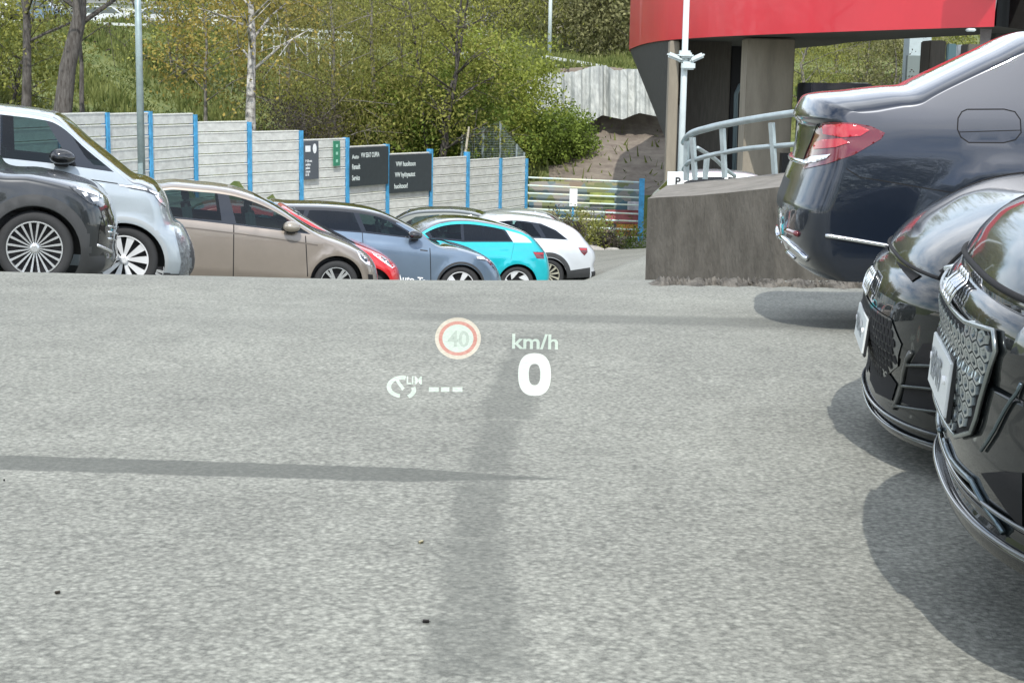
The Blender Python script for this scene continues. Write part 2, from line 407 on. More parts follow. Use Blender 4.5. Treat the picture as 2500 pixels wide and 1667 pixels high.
def trim(root, name, tagn, pts, r, m, off=.0, both=True, parent=None):
    """a thin raised strip following the bodywork"""
    Mi = root.matrix_world.inverted(); bvh = BODY[root.name]; cl = Mi @ CAM; L_ = []
    for p in resample(cr(tagn, pts) if tagn else pts, 5., False):
        d = (Mi.to_3x3() @ ray(*p)).normalized(); h = bvh.ray_cast(cl, d)
        if h[0] is not None: nn = h[1] if h[1].dot(d) < 0 else -h[1]; L_.append(h[0]+nn*off)
    if len(L_) < 2: print('empty trim', name); return
    for k, sg in enumerate((1, -1) if both else (1,)):
        b = MB(); b.tube([(p.x, p.y*sg, p.z) for p in L_], r, 6); o = b.build(name, m, root, True)
        if parent: o.parent = parent[k]
def build_car(key, name, label, cat, shp, regions, body_mat, zlow=.2, ringregs=(), wheel_specs=(), wind=None, rear=None, lines=(), interior=True, group=None, org=None, ax=None, face=1, sides=(-1, 1), grid=.08, ncross=18, roofmat=None):
    """regions: (part name, material, polygon in local x/z, parent part or None) on the flanks; the first that holds a face wins"""
    root = empty(name)
    if ax is None: ax = Vector((1, 0, 0))
    xa = ax*face; zc = Vector((0, 1, 0)); 
    nn_ = Vector((-ax.y, ax.x, 0)).normalized(); up = ax.cross(nn_); ya = up.cross(xa)     # left of the car
    M = Matrix((xa, ya, up)).transposed().to_4x4(); M.translation = org
    root.matrix_world = M
    tag(root, label, cat, group)
    xw = sorted(shp.wheels); ra = shp.arch
    # closed flank polygon: inner outline and a straight underside; the wheel arches are cut out of it
    I = list(shp.I)
    flank = I+resample([I[-1], I[0]], .12, closed=False)[1:-1]
    arches = [(wx, circ(wx, shp.az, ra, 0, 2*PI, 48)[:-1]) for wx in xw]
    # remove near duplicates
    cl = [flank[0]]
    for p in flank[1:]:
        if math.dist(p, cl[-1]) > .004: cl.append(p)
    flank = cl
    V = [Vector(p) for p in flank]; E = [(i, (i+1) % len(V)) for i in range(len(V))]
    allreg = list(regions)
    for (pts, w, m) in lines: allreg.insert(0, ('_line', m, ribbon(pts, w), None))
    for (pn, m, poly, par) in allreg+[('_arch', None, a_, None) for _, a_ in arches]:
        q = resample(poly, .06 if pn != '_line' else .1); b = len(V); V += [Vector(p) for p in q]; E += [(b+i, b+(i+1) % len(q)) for i in range(len(q))]
    x0 = min(p[0] for p in flank); x1 = max(p[0] for p in flank); z0 = min(p[1] for p in flank); z1 = max(p[1] for p in flank)
    zz = z0; row = 0; BP = np.array([(p.x, p.y) for p in V])
    while zz < z1:
        xx = x0+(row % 2)*grid/2
        while xx < x1:
            if pip((xx, zz), flank) and ((BP-(xx, zz))**2).sum(1).min() > (.42*grid)**2: V.append(Vector((xx, zz)))
            xx += grid
        zz += grid*.8; row += 1
    rv, re_, rf_, ov, oe, of = delaunay_2d_cdt(V, E, [], 0, 1e-4)
    tris = []
    for f in rf_:
        cx = sum(rv[i][0] for i in f)/len(f); cz = sum(rv[i][1] for i in f)/len(f)
        if not pip((cx, cz), flank): continue
        if any(math.hypot(cx-wx, cz-shp.az) < ra*.997 for wx in xw): continue
        hit = -1
        for k, (pn, m, poly, par) in enumerate(allreg):
            if pip((cx, cz), poly): hit = k; break
        tris.append((f, hit))
    parts = {}
    def getpart(key_, m): return parts.setdefault(key_, [{}, [], [], m, []])
    def put(key_, m, coords, mi=0):
        pt = getpart(key_, m); idx = []
        for c in coords:
            kk = (round(c[0], 4), round(c[1], 4), round(c[2], 4))
            if kk not in pt[0]: pt[0][kk] = len(pt[1]); pt[1].append(c)
            idx.append(pt[0][kk])
        if len(set(idx)) >= 3: pt[2].append(tuple(dict.fromkeys(idx))); pt[4].append(mi)
    linemats = []
    for sd_ in sides:
        for f, hit in tris:
            cs = [Vector((rv[i][0], sd_*shp.hw(rv[i][0], rv[i][1]), rv[i][1])) for i in f]
            if sd_ == 1: cs = cs[::-1]
            if hit < 0: put(('body', 0), body_mat, cs)
            else:
                pn, m, poly, par = allreg[hit]
                if pn in ('_line', 'body'):
                    if m not in linemats: linemats.append(m)
                    put(('body', 0), body_mat, cs, 1+linemats.index(m))
                else: put((pn, sd_, hit), m, cs)
    # the skin across the car
    n = len(shp.O); NORM = {}
    def kk3(c): return (round(c[0], 4), round(c[1], 4), round(c[2], 4))
    def hn(x, z, sg):
        e = .006; hx = (shp.hw(x+e, z)-shp.hw(x-e, z))/(2*e); hz = (shp.hw(x, z+e)-shp.hw(x, z-e))/(2*e); return Vector((-hx, sg, -hz)).normalized()
    th = [PI/2*j/ncross for j in range(ncross+1)]
    rows = []
    for i in range(n):
        e = shp.ex[i]; vv = [math.cos(t)**(2/e) if t < PI/2-1e-6 else 0 for t in th]
        rows.append([shp.ring(i, -v) for v in vv]+[shp.ring(i, v) for v in vv[::-1][1:]])
    nc = len(rows[0]); cl_ = M.inverted() @ CAM; yn = -shp.W if face == 1 else shp.W
    for i in range(n):
        for j in range(nc):
            a = rows[min(i+1, n-1)][j]-rows[max(i-1, 0)][j]; b_ = rows[i][min(j+1, nc-1)]-rows[i][max(j-1, 0)]
            nv = a.cross(b_)
            if nv.length > 1e-12: NORM[kk3(rows[i][j])] = nv.normalized()
    for v_ in rv:
        if pip((v_[0], v_[1]), flank):
            for sg in (-1, 1): NORM[kk3((v_[0], sg*shp.hw(v_[0], v_[1]), v_[1]))] = hn(v_[0], v_[1], sg)
    for i in range(n):
        for j, sg in ((0, -1), (nc-1, 1)): NORM[kk3(rows[i][j])] = hn(shp.I[i][0], shp.I[i][1], sg)
    for i in range(n-1):
        for j in range(len(rows[0])-1):
            cs = [rows[i][j], rows[i+1][j], rows[i+1][j+1], rows[i][j+1]]
            c = sum(cs, Vector())/4; ox = (shp.O[i][0]+shp.O[i+1][0])/2; oz = (shp.O[i][1]+shp.O[i+1][1])/2
            h = shp.hw(*shp.I[i]); v = abs(c.y)/h
            if v > .7 and any(math.hypot(c.x-wx, c.z-shp.az) < ra for wx in xw): continue
            pm = None
            if wind and wind[0] < ox < wind[1] and oz > wind[2] and v < .93: pm = ('windscreen', 0, 0, wind[3])
            elif rear and rear[0] < ox < rear[1] and oz > rear[2] and v < (.62 if key == 'sedan' else .85): pm = ('rear_window', 0, 0, rear[3])
            else:
                for k, (pn, m, fn) in enumerate(ringregs):
                    if fn(c.x, abs(c.y), c.z, v): pm = (pn, (1 if c.y > 0 else -1) if pn in ('headlight', 'taillight') else 0, 1000+k, m); break
            if pm is None:
                cn = Vector((c.x, abs(c.y)*(-1 if face == 1 else 1), c.z)); t_ = (yn-cl_.y)/(cn.y-cl_.y); qx = cl_.x+(cn.x-cl_.x)*t_; qz = cl_.z+(cn.z-cl_.z)*t_
                for k, (pn, m, poly, par) in enumerate(allreg):
                    if pn in ('headlight', 'headlight_glow', 'taillight', 'taillight_glow', 'reversing_light', 'bumper_trim', 'air_intake', 'bumper_strip', 'wheel_arch_trim', 'sill') and v > .35 and (pip((qx, qz), poly) if pn != 'wheel_arch_trim' and pn != 'sill' else (v > .8 and pip((c.x, c.z), poly))): pm = (pn, 1 if c.y > 0 else -1, k, m); break
            if pm is None: put(('body', 0), body_mat, cs)
            elif pm[0] == 'body':
                if pm[3] not in linemats: linemats.append(pm[3])
                put(('body', 0), body_mat, cs, 1+linemats.index(pm[3]))
            else: put(pm[:3], pm[3], cs)
    bv = []; bf = []
    for kk, (_, pv, pf, m, mi) in parts.items():
        b0 = len(bv); bv += [Vector(v_) for v_ in pv]; bf += [tuple(b0+i_ for i_ in f) for f in pf]
    BODY[root.name] = BVHTree.FromPolygons(bv, bf)
    made = {}
    for kk, (_, pv, pf, m, mi) in parts.items():
        nm = kk[0]
        me = mesh(nm, pv, pf, mi if nm == 'body' and linemats else None)
        o = obj(nm, me, [m]+linemats if nm == 'body' else m, root, True); made[kk] = o
        nl = []
        for v_ in me.vertices:
            q = NORM.get(kk3(v_.co)); d = v_.normal
            nl.append(tuple(q if q is not None and q.dot(d) > .2 else d))
        me.normals_split_custom_set_from_vertices(nl)
    for kk, o in made.items():        # a door's window and handle belong to the door
        if len(kk) == 3 and kk[2] < 1000 and kk[1] in (-1, 1):
            par = allreg[kk[2]][3]
            if par:
                for k2, o2 in made.items():
                    if k2[0] != 'body' and len(k2) == 3 and k2[1] == kk[1] and k2[2] < 1000 and allreg[k2[2]][2] is par: o.parent = o2
    # underbody and dark wheel housings
    u = MB(); L_ = shp.xf-shp.xr; u.box(((shp.xf+shp.xr)/2, 0, zlow+.08), (L_-1.0, shp.W*2-.5, .1))
    for wx in shp.wheels:
        for sd_ in (-1, 1):
            k = 20; vs_ = []
            for j in range(k+1):
                a = PI*j/k-.0; 
                for yy in (shp.W-.03, shp.W-.34): vs_.append((wx+(ra+.005)*math.cos(a), sd_*yy, shp.az+(ra+.005)*math.sin(a)))
            u.add(vs_, [(2*j, 2*j+1, 2*j+3, 2*j+2) for j in range(k)])
            u.add([(wx-ra, sd_*(shp.W-.34), .1+zlow), (wx+ra, sd_*(shp.W-.34), .1+zlow), (wx+ra, sd_*(shp.W-.34), shp.az+ra), (wx-ra, sd_*(shp.W-.34), shp.az+ra)], [(0, 1, 2, 3)])
    u.build('underbody', MATS['black_trim'], root)
    if interior:
        it = MB(); xc = shp.wheels[0] if shp.wheels else 0
        xm = sum(shp.wheels)/2
        it.box((xm, 0, .5), (2.9, shp.W*2-.3, .35), bev=.03); it.box((xm+1.15, 0, .78), (.4, shp.W*2-.35, .26), bev=.05)
        it.build('cabin_floor', MATS['cabin'], root)
        for sx_ in (.35, -.55):
            for sy_ in (-.38, .38):
                st = MB(); st.box((xm+sx_, sy_, .74), (.5, .5, .16), bev=.05); st.box((xm+sx_-.27, sy_, 1.02), (.14, .48, .5), Matrix.Rotation(R(-12), 3, 'Y'), bev=.05)
                st.box((xm+sx_-.33, sy_, 1.36), (.1, .26, .17), bev=.04); st.build('seat', MATS['seat'], root, False)
    for (wx, r_, rr_, style, face_m) in wheel_specs:
        for sd_ in (-1, 1): make_wheel(root, wx, sd_, shp.hw(wx, .45)-.035, r_, rr_, style, face_m)
    return root

def make_wheel(root, wx, sd_, yo, r, rr, style, fm):
    Mz = Matrix.Rotation(0 if sd_ == 1 else PI, 4, 'Z'); Mt = Matrix.Translation((wx, sd_*yo, r))
    h = MB(); h.lathe([(rr*.98, -.2), (rr*.97, -.06), (rr*.6, -.07), (.02, -.07)], 32); h.lathe([(rr*.55, -.055), (.01, -.055)], 24)
    w = h.build('wheel', MATS['dark_metal'], root, False); w.matrix_local = Mt @ Mz
    t = MB(); wd = .22
    t.lathe([(rr, -wd), (r*.93, -wd), (r*.985, -wd+.02), (r, -wd+.05), (r, -.05), (r*.985, -.018), (r*.93, -.002), (r*.86, .006), (rr*1.06, 0), (rr*1.0, -.012)], 56)
    o = t.build('tyre', MATS['rubber'], w, True)
    q = MB(); q.lathe([(rr*1.01, -.03), (rr*1.0, .0), (rr*.955, .0), (rr*.94, -.05)], 56)
    q.lathe([(rr*.17, -.03), (rr*.17, -.005), (rr*.12, .002), (.001, .002)], 20)
    def spoke(a, r0, r1, w0, w1, y0=-.03, y1=-.008, th=.03, twist=0, mi=0):
        ca, sa = math.cos(a), math.sin(a); ca2, sa2 = math.cos(a+twist), math.sin(a+twist)
        def pt(rad, wv, y, c, s_): return (rad*c-wv*s_, y, rad*s_+wv*c)
        vs_ = [pt(r0, -w0, y0, ca, sa), pt(r0, w0, y0, ca, sa), pt(r1, w1, y1, ca2, sa2), pt(r1, -w1, y1, ca2, sa2)]
        q.add(vs_+[(x, y-th, z) for x, y, z in vs_], [(0, 3, 2, 1), (0, 1, 5, 4), (1, 2, 6, 5), (2, 3, 7, 6), (3, 0, 4, 7)], mi)
    if style == 'multi':
        for k in range(20): spoke(2*PI*k/20, rr*.12, rr*.96, .005, .0115, twist=.08)
    elif style == 'petal':
        for k in range(10 if False else 5):
            a = 2*PI*k/5+.25
            for da in (-.34, .34): spoke(a+da*.55, rr*.13, rr*.97, .012, rr*.165, twist=da*.35)
    elif style == 'ten':
        for k in range(10): spoke(2*PI*k/10+.16*(1 if k % 2 else -1), rr*.14, rr*.96, .016, .02)
    elif style == 'blade':
        for k in range(5):
            a = 2*PI*k/5+.3; spoke(a, rr*.14, rr*.95, .02, .045, twist=.32); spoke(a+.3, rr*.2, rr*.95, .008, .014, twist=.2)
    elif style == 'aero':
        for k in range(5): spoke(2*PI*k/5+.9, rr*.5, rr*.95, .03, .09, twist=.5)
    elif style == 'turbine':
        for k in range(12): spoke(2*PI*k/12, rr*.16, rr*.95, .012, .02, twist=.3)
    q.build('rim', fm, w, False)

mat('black_trim', (.012, .013, .014), .55); mat('cabin', (.03, .032, .035), .8); mat('seat', (.10, .12, .125), .85)
mat('dark_metal', (.02, .02, .022), .5, .6); mat('rubber', (.028, .029, .03), .8, bump=.2, bscale=120); mat('gap', (.004, .004, .005), .9)
CHROME = mat('chrome', (.75, .78, .8), .12, 1.); ALLOY = mat('alloy', (.72, .74, .76), .25, .85); WALLOY = mat('white_alloy', (.8, .82, .83), .3, .3)
PIANO = mat('gloss_black', (.008, .009, .01), .12, 0, 1.); DARKTRIM = MATS['black_trim']; CLAD = mat('grey_cladding', (.035, .037, .038), .65)
RED_L = mat('red_lens', (.42, .008, .015), .15, 0, 1.); RED_D = mat('dark_red_lens', (.12, .008, .015), .15, 0, 1.)
WHITE_L = mat('clear_lens', (.82, .85, .88), .08, .2, 1.); LAMP_D = mat('lamp_dark', (.04, .045, .05), .1, .3, 1.)
GLASS = glass_mat('window_glass', (.45, .62, .6), 1., .66); GLASS_D = glass_mat('tinted_glass', (.08, .1, .11), 1., .5); GLASS_F = glass_mat('windscreen_glass', (.35, .5, .5), 1., .5)

def tracer(key):
    c = CARS[key]; o = c['o']; ax = c['ax']; f = c['face']
    def T(tagn, pts, off=None):
        out_ = []; q0 = o+c['n']*(.0 if off is None else off)
        for px, py in (cr(tagn, pts) if tagn else pts):
            r_ = ray(px, py); p = CAM+r_*((q0-CAM).dot(c['n'])/r_.dot(c['n'])); d = p-o; out_.append((d.dot(ax)*f, d.dot(c['up'])))
        return out_
    return T
def circ(cx, cz, r, a0=0, a1=2*PI, n=40): return [(cx+r*math.cos(a0+(a1-a0)*i/n), cz+r*math.sin(a0+(a1-a0)*i/n)) for i in range(n+1)]
def annulus(cx, cz, r0, r1, a0=-.2, a1=PI+.2): return circ(cx, cz, r1, a0, a1)+circ(cx, cz, r0, a0, a1)[::-1]
def bbx(*b): return [(b[0], b[1]), (b[2], b[1]), (b[2], b[3]), (b[0], b[3])]

# --- dark grey SUV, front half in the frame
T = tracer('grey_suv')
ol = [(-3.48, .25), (-3.55, .6), (-3.5, .95), (-3.38, 1.15), (-3.2, 1.5), (-2.9, 1.63), (-2.2, 1.69), (-1.4, 1.67), (-1.05, 1.55), (-.75, 1.33), (-.52, 1.17)] + T('A', [(0, 275), (400, 325), (850, 425), (1010, 487), (1120, 575), (1180, 650), (1222, 760), (1250, 860), (1252, 1000), (1240, 1130), (1252, 1225), (1230, 1300), (1160, 1350)], 0.92)
s_ = Shape(ol, .92, .2, (1.02, -.02), rf=.27, rt=.05, tf=.08, nf=2.1, shoulder=(.93, -.04), wheels=(0, -2.68), arch=.43)
lamp = T('A', [(730, 500), (830, 505), (1000, 555), (1170, 635), (1190, 730), (1060, 722), (950, 680), (850, 605)])
door = [(-.62, .35), (-.5, .6), (-.42, .95), (-.5, 1.02), (-1.4, 1.06), (-1.42, .35)]
rdoor = [(-1.43, .35), (-1.41, 1.06), (-2.3, 1.06), (-2.2, .35)]
regs = []
regs += [
         ('wheel_arch_trim', CLAD, annulus(0, .36, .42, .52), None), ('wheel_arch_trim', CLAD, annulus(-2.68, .36, .42, .52), None),
         ('sill', CLAD, bbx(-3.4, .15, 1.0, .32), None),
         ('window', GLASS_D, [(-.75, 1.06), (-1.35, 1.08), (-1.36, 1.5), (-1.15, 1.5), (-.95, 1.3)], None), ('window', GLASS_D, [(-1.45, 1.08), (-2.3, 1.08), (-2.35, 1.52), (-1.46, 1.53)], None),
         ('door', None, door, None), ('door', None, rdoor, None)]
SUVG = paint('dark_grey_paint', (.016, .019, .021), .4)
regs = [(a, b or SUVG, c, d) for a, b, c, d in regs]
lines = [([(-.62, .3), (-.5, .6), (-.42, .98)], .012, MATS['gap'])]
c_ = CARS['grey_suv']
SHOW = dict(org=c_['o']+c_['n']*0.92, ax=c_['ax'], face=1)
grey_suv = build_car('grey_suv', 'parked_suv', 'dark grey SUV with many-spoked silver wheels at the left edge', 'car', s_, regs, SUVG, ringregs=[('grille', PIANO, lambda x, y, z, v: x > .6 and .42 < z < .78 and y < .6)],
          wheel_specs=[(0, .36, .262, 'multi', ALLOY), (-2.68, .36, .262, 'multi', ALLOY)], wind=(-1.35, -.5, 1.1, GLASS_F), rear=(-3.5, -3.1, 1.12, GLASS_D), lines=lines, **SHOW)

h_ = decal(grey_suv, 'headlight', 'A', [(730, 500), (830, 505), (1000, 555), (1168, 635), (1185, 725), (1060, 722), (950, 680), (850, 605)], LAMP_D)
for q in ([(810, 512), (1000, 562), (1165, 635), (1150, 652), (990, 592), (815, 538)], [(865, 572), (910, 567), (935, 600), (900, 618)], [(955, 625), (1050, 620), (1040, 662), (985, 668)]): decal(grey_suv, 'headlight_glow', 'A', q, WHITE_L, .008, h_)
h_ = decal(grey_suv, 'air_intake', 'A', [(1110, 805), (1165, 800), (1238, 835), (1240, 1020), (1222, 1120), (1040, 1105), (1055, 960), (1085, 830)], PIANO)
for y in (925, 985, 1055): trim(grey_suv, 'intake_bar', 'A', [(1145, y), (1228, y+14)], .012, CHROME, .006, parent=h_)
trim(grey_suv, 'bumper_strip', 'A', [(1030, 1125), (1110, 1160), (1195, 1205)], .016, ALLOY, .004)

# --- silver-white people carrier
T = tracer('van')
ol = [(-3.75, .25), (-3.8, .6), (-3.78, 1.1), (-3.65, 1.7), (-3.5, 1.9), (-3.0, 1.95)] + T('Z', [(-250, 935), (0, 950), (200, 972), (400, 1000), (520, 1030)], 0.98) + T('A', [(950, 5), (1150, 165), (1330, 310), (1440, 388), (1530, 405), (1640, 450), (1730, 540), (1790, 650), (1815, 745), (1860, 860), (1950, 930), (2020, 1040), (2070, 1200), (2060, 1350), (2000, 1440)], 0.98)
s_ = Shape(ol, .98, .2, (1.18, -.02), tum=.27, rf=.28, rt=.06, tf=.08, nf=2.1, shoulder=(1.14, -.04), wheels=(0, -2.99), arch=.45)
gh = T('A', [(0, 205), (480, 255), (820, 300), (1430, 388), (1330, 318), (1150, 175), (950, 32)])+T('Z', [(560, 1065), (480, 1045), (200, 1010), (0, 990)])+[(-3.0, 1.86), (-3.55, 1.8), (-3.66, 1.2), (-3.0, 1.2)]
g1 = T('Z', [(0, 1025), (390, 1082), (610, 1440), (560, 1500), (0, 1440)])+[(-1.35, 1.17), (-1.4, 1.78)]
g2 = T('Z', [(590, 1158), (660, 1168), (1075, 1535), (850, 1508), (770, 1430)])
g3 = [(-1.5, 1.2), (-2.9, 1.22), (-2.95, 1.78), (-1.52, 1.8)]
lampv = T('A', [(1245, 478), (1400, 490), (1560, 520), (1700, 575), (1800, 660), (1800, 740), (1750, 720), (1640, 590), (1540, 555), (1400, 530)])
VANW = paint('silver_white_paint', (.37, .42, .45), .3)
regs = [('window', GLASS, g1, None), ('quarter_window', GLASS, g2, None), ('window', GLASS_D, g3, None),
        ('window_surround', PIANO, gh, None), ('wheel_arch_trim', mat('light_grey_trim', (.33, .36, .37), .5), annulus(0, .375, .44, .485), None),
        ('sill', CLAD, bbx(-3.6, .15, 1.0, .27), None)]
lines = [(T('A', [(850, 420), (1250, 478)]), .012, MATS['gap']), ([(-.62, .3), (-.45, .7), (-.4, 1.15)], .012, MATS['gap'])]
c_ = CARS['van']
van = build_car('van', 'people_carrier', 'silver-white people carrier with white petal wheels and black mirror behind the dark grey SUV', 'car', s_, regs, VANW, ringregs=[('bumper_grille', CLAD, lambda x, y, z, v: x > .72 and z < .62 and v > .25), ],
          wheel_specs=[(0, .375, .27, 'petal', WALLOY), (-2.99, .375, .27, 'petal', WALLOY)], wind=(-.86, .42, 1.15, GLASS_F), rear=(-3.8, -3.55, 1.15, GLASS_D), lines=lines, org=c_['o']+c_['n']*0.98, ax=c_['ax'], face=1)

h_ = decal(van, 'headlight', 'A', [(1245, 478), (1400, 488), (1560, 520), (1700, 575), (1795, 660), (1798, 738), (1750, 720), (1640, 595), (1540, 555), (1400, 530)], LAMP_D)
for q in ([(1262, 482), (1420, 498), (1560, 530), (1560, 548), (1420, 520), (1275, 500)], [(1580, 540), (1690, 580), (1745, 630), (1700, 620), (1590, 560)], [(1640, 600), (1665, 598), (1710, 650), (1785, 715), (1770, 728), (1690, 670)]): decal(van, 'headlight_glow', 'A', q, WHITE_L, .008, h_)
decal(van, 'bumper_trim', 'A', [(1850, 880), (1950, 940), (2010, 1040), (2065, 1200), (2055, 1350), (2000, 1440), (1900, 1450), (1930, 1300), (1900, 1150), (1860, 980)], mat('honeycomb_dark', (.05, .055, .06), .4, 0, .4, col2=(.2, .22, .23), vscale=28))

# --- beige compact MPV
T = tracer('beige')
ol = [(-3.42, .25), (-3.48, .6), (-3.45, .95), (-3.3, 1.3), (-3.1, 1.5), (-2.8, 1.57)] + T('A', [(1600, 440), (1850, 436), (2000, 448)], 0.9) + T('B', [(0, 457), (200, 475), (400, 510), (640, 590), (880, 715), (1100, 860), (1290, 968), (1450, 1025), (1600, 1085), (1720, 1150), (1810, 1215), (1870, 1300), (1900, 1390), (1912, 1500), (1905, 1600), (1860, 1680)], 0.9)
s_ = Shape(ol, .9, .2, (1.02, -.01), tum=.36, rf=.28, rt=.06, tf=.10, nf=2.1, shoulder=(.94, -.06), wheels=(0, -2.68), arch=.385)
BEI = paint('beige_paint', (.25, .215, .18), .45)
fd = T('B', [(395, 900), (1245, 1005), (1165, 1030), (1185, 1400), (1150, 1470), (385, 1480)]); rd = T('B', [(-500, 800), (280, 885), (390, 900), (380, 1480), (-250, 1440), (-420, 1150)])
regs = [('window', GLASS, T('B', [(-560, 540), (-300, 540), (0, 552), (225, 572), (270, 872), (0, 850), (-520, 800)]), None),
        ('window', GLASS, T('B', [(345, 590), (500, 615), (700, 690), (900, 805), (1080, 915), (1225, 985), (1190, 1000), (1000, 975), (830, 950), (425, 900)]), None),
        ('window_surround', PIANO, T('B', [(-620, 518), (-300, 522), (0, 535), (235, 555), (500, 592), (700, 660), (900, 778), (1090, 885), (1275, 988), (1215, 1015), (830, 968), (400, 915), (0, 870), (-580, 815)]), None),
        ('door_handle', mat('beige_handle', (.3, .26, .22), .3, .4), T('B', [(420, 1000), (520, 992), (580, 1020), (520, 1035), (430, 1018)]), fd),
        ('sill', DARKTRIM, bbx(-3.3, .1, .85, .235), None),
        ('door', BEI, fd, None), ('door', BEI, rd, None)]
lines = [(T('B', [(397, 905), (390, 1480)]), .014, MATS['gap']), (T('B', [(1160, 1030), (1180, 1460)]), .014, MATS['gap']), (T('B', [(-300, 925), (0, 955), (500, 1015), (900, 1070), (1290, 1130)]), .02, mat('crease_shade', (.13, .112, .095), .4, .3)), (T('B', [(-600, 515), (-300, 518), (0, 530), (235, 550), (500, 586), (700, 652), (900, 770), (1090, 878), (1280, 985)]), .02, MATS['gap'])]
c_ = CARS['beige']
beige = build_car('beige', 'compact_mpv', 'beige brown compact MPV with ten-spoke wheels parked beside the silver-white people carrier', 'car', s_, regs, BEI,
          wheel_specs=[(0, .325, .225, 'ten', ALLOY), (-2.68, .325, .225, 'ten', ALLOY)], wind=(-1.25, .15, 1.05, GLASS_F), rear=(-3.4, -3.1, 1.05, GLASS_D), lines=lines, org=c_['o']+c_['n']*0.9, ax=c_['ax'], face=1)
rr_ = MB()
for sy_ in (-1, 1):
    pts = [(x, sy_*(s_.hw(x, z)-.03), z+.012) for x, z in [p for p in s_.I if p[1] > 1.42 and -3.0 < p[0] < -1.0]][::3]
    rr_.tube(pts, .014, 6)
rr_.build('roof_rail', DARKTRIM, beige)

h_ = decal(beige, 'headlight', 'B', [(1700, 1188), (1770, 1180), (1860, 1260), (1885, 1340), (1870, 1355), (1800, 1328), (1740, 1275)], WHITE_L)
decal(beige, 'lamp_shadow', 'B', [(1720, 1195), (1760, 1195), (1830, 1275), (1800, 1310), (1750, 1262)], LAMP_D, .008, h_)
decal(beige, 'fog_lamp', 'B', [(1820, 1435), (1870, 1440), (1875, 1490), (1825, 1490)], MATS['gap'])

# --- red hatchback between them
T = tracer('red')
ol = [(-3.05, .25), (-3.1, .6), (-3.05, .95), (-2.9, 1.3), (-2.6, 1.46), (-2.0, 1.5), (-1.5, 1.46)] + T('B', [(900, 690), (1000, 735), (1150, 815), (1300, 900), (1470, 990), (1600, 1050), (1840, 1145), (1960, 1200), (2050, 1265), (2115, 1340), (2140, 1420), (2140, 1520), (2110, 1600)], 0.84)
s_ = Shape(ol, .84, .2, (.96, 0), tum=.38, rf=.26, rt=.05, tf=.1, nf=2.1, wheels=(0, -2.42), arch=.36)
REDP = paint('red_paint', (.55, .008, .012), .1)
regs = [        ('window', GLASS, [(-2.4, .98), (-2.35, 1.36), (-1.5, 1.38), (-.95, 1.1), (-.75, .98)], None), ('sill', DARKTRIM, bbx(-3.3, .1, .85, .235), None)]
c_ = CARS['red']
red = build_car('red', 'hatchback', 'bright red hatchback mostly hidden behind the beige brown compact MPV', 'car', s_, regs, REDP, ringregs=[('bumper_grille', DARKTRIM, lambda x, y, z, v: x > .5 and .3 < z < .5 and v < .6)],
          wheel_specs=[(0, .3, .2, 'ten', ALLOY), (-2.42, .3, .2, 'ten', ALLOY)], wind=(-1.3, -.28, .98, GLASS_F), rear=(-3.1, -2.7, .98, GLASS_D), org=c_['o']+c_['n']*0.84, ax=c_['ax'], face=1)

h_ = decal(red, 'headlight', 'B', [(1840, 1172), (1930, 1190), (2045, 1275), (2110, 1355), (2080, 1375), (1960, 1290), (1880, 1230)], WHITE_L)
decal(red, 'lamp_shadow', 'B', [(1950, 1230), (2030, 1285), (2070, 1345), (1990, 1290)], LAMP_D, .008, h_)

# --- blue-grey estate
T = tracer('blue')
ol = [(-3.85, .25), (-3.92, .6), (-3.85, 1.0), (-3.6, 1.35), (-3.3, 1.5)] + T('B', [(800, 655), (950, 660), (1300, 668), (1550, 685), (1800, 720), (1950, 760), (2150, 850), (2330, 950)], 0.93) + T('C', [(330, 1030), (440, 1085), (600, 1105), (780, 1150), (920, 1205), (1030, 1290), (1085, 1385), (1115, 1480), (1120, 1600), (1090, 1680)], 0.93)
s_ = Shape(ol, .93, .2, (.98, -.02), tum=.4, rf=.3, rt=.06, tf=.11, nf=2.1, shoulder=(.93, -.05), wheels=(0, -2.79), arch=.41)
BLU = paint('blue_grey_paint', (.13, .185, .25), .45)
fd = T('B', [(1770, 1000), (2330, 1090), (2340, 1200), (2480, 1500), (1780, 1480)]); rd = T('B', [(1100, 940), (1770, 1000), (1780, 1480), (1250, 1440)])
regs = [('window', GLASS, T('B', [(1740, 790), (1850, 800), (2050, 880), (2240, 985), (2320, 1045), (2150, 1030), (1810, 985)]), None),
        ('window', GLASS_D, T('B', [(1230, 725), (1670, 755), (1760, 985), (1480, 965), (1150, 925)]), None), ('window', GLASS_D, T('B', [(850, 715), (1180, 722), (1100, 915), (800, 890)]), None),
        ('window_surround', PIANO, T('B', [(820, 700), (1230, 708), (1700, 735), (1900, 790), (2080, 870), (2270, 985), (2370, 1070), (2150, 1045), (1800, 1005), (1480, 980), (780, 900)]), None),
        ('wheel_arch_trim', CLAD, annulus(0, .36, .4, .44), None), ('sill', DARKTRIM, T('C', [(-800, 1470), (370, 1530), (370, 1700), (-800, 1700)]), None),
        ('door', BLU, fd, None), ('door', BLU, rd, None)]
lines = [(T('C', [(395, 1160), (400, 1520)]), .014, MATS['gap']), (T('C', [(290, 1180), (370, 1190)]), .022, DARKTRIM), (T('B', [(1770, 1000), (1780, 1480)]), .012, MATS['gap'])]
c_ = CARS['blue']
blue = build_car('blue', 'estate_car', 'blue-grey estate car with black roof and white lettering along its sill', 'car', s_, regs, BLU, ringregs=[('roof', PIANO, lambda x, y, z, v: z > 1.36 and x < -.9)],
          wheel_specs=[(0, .36, .255, 'blade', WALLOY), (-2.79, .36, .255, 'blade', WALLOY)], wind=(-1.5, -.1, 1.02, GLASS_F), rear=(-3.9, -3.4, 1.02, GLASS_D), lines=lines, org=c_['o']+c_['n']*0.93, ax=c_['ax'], face=1)
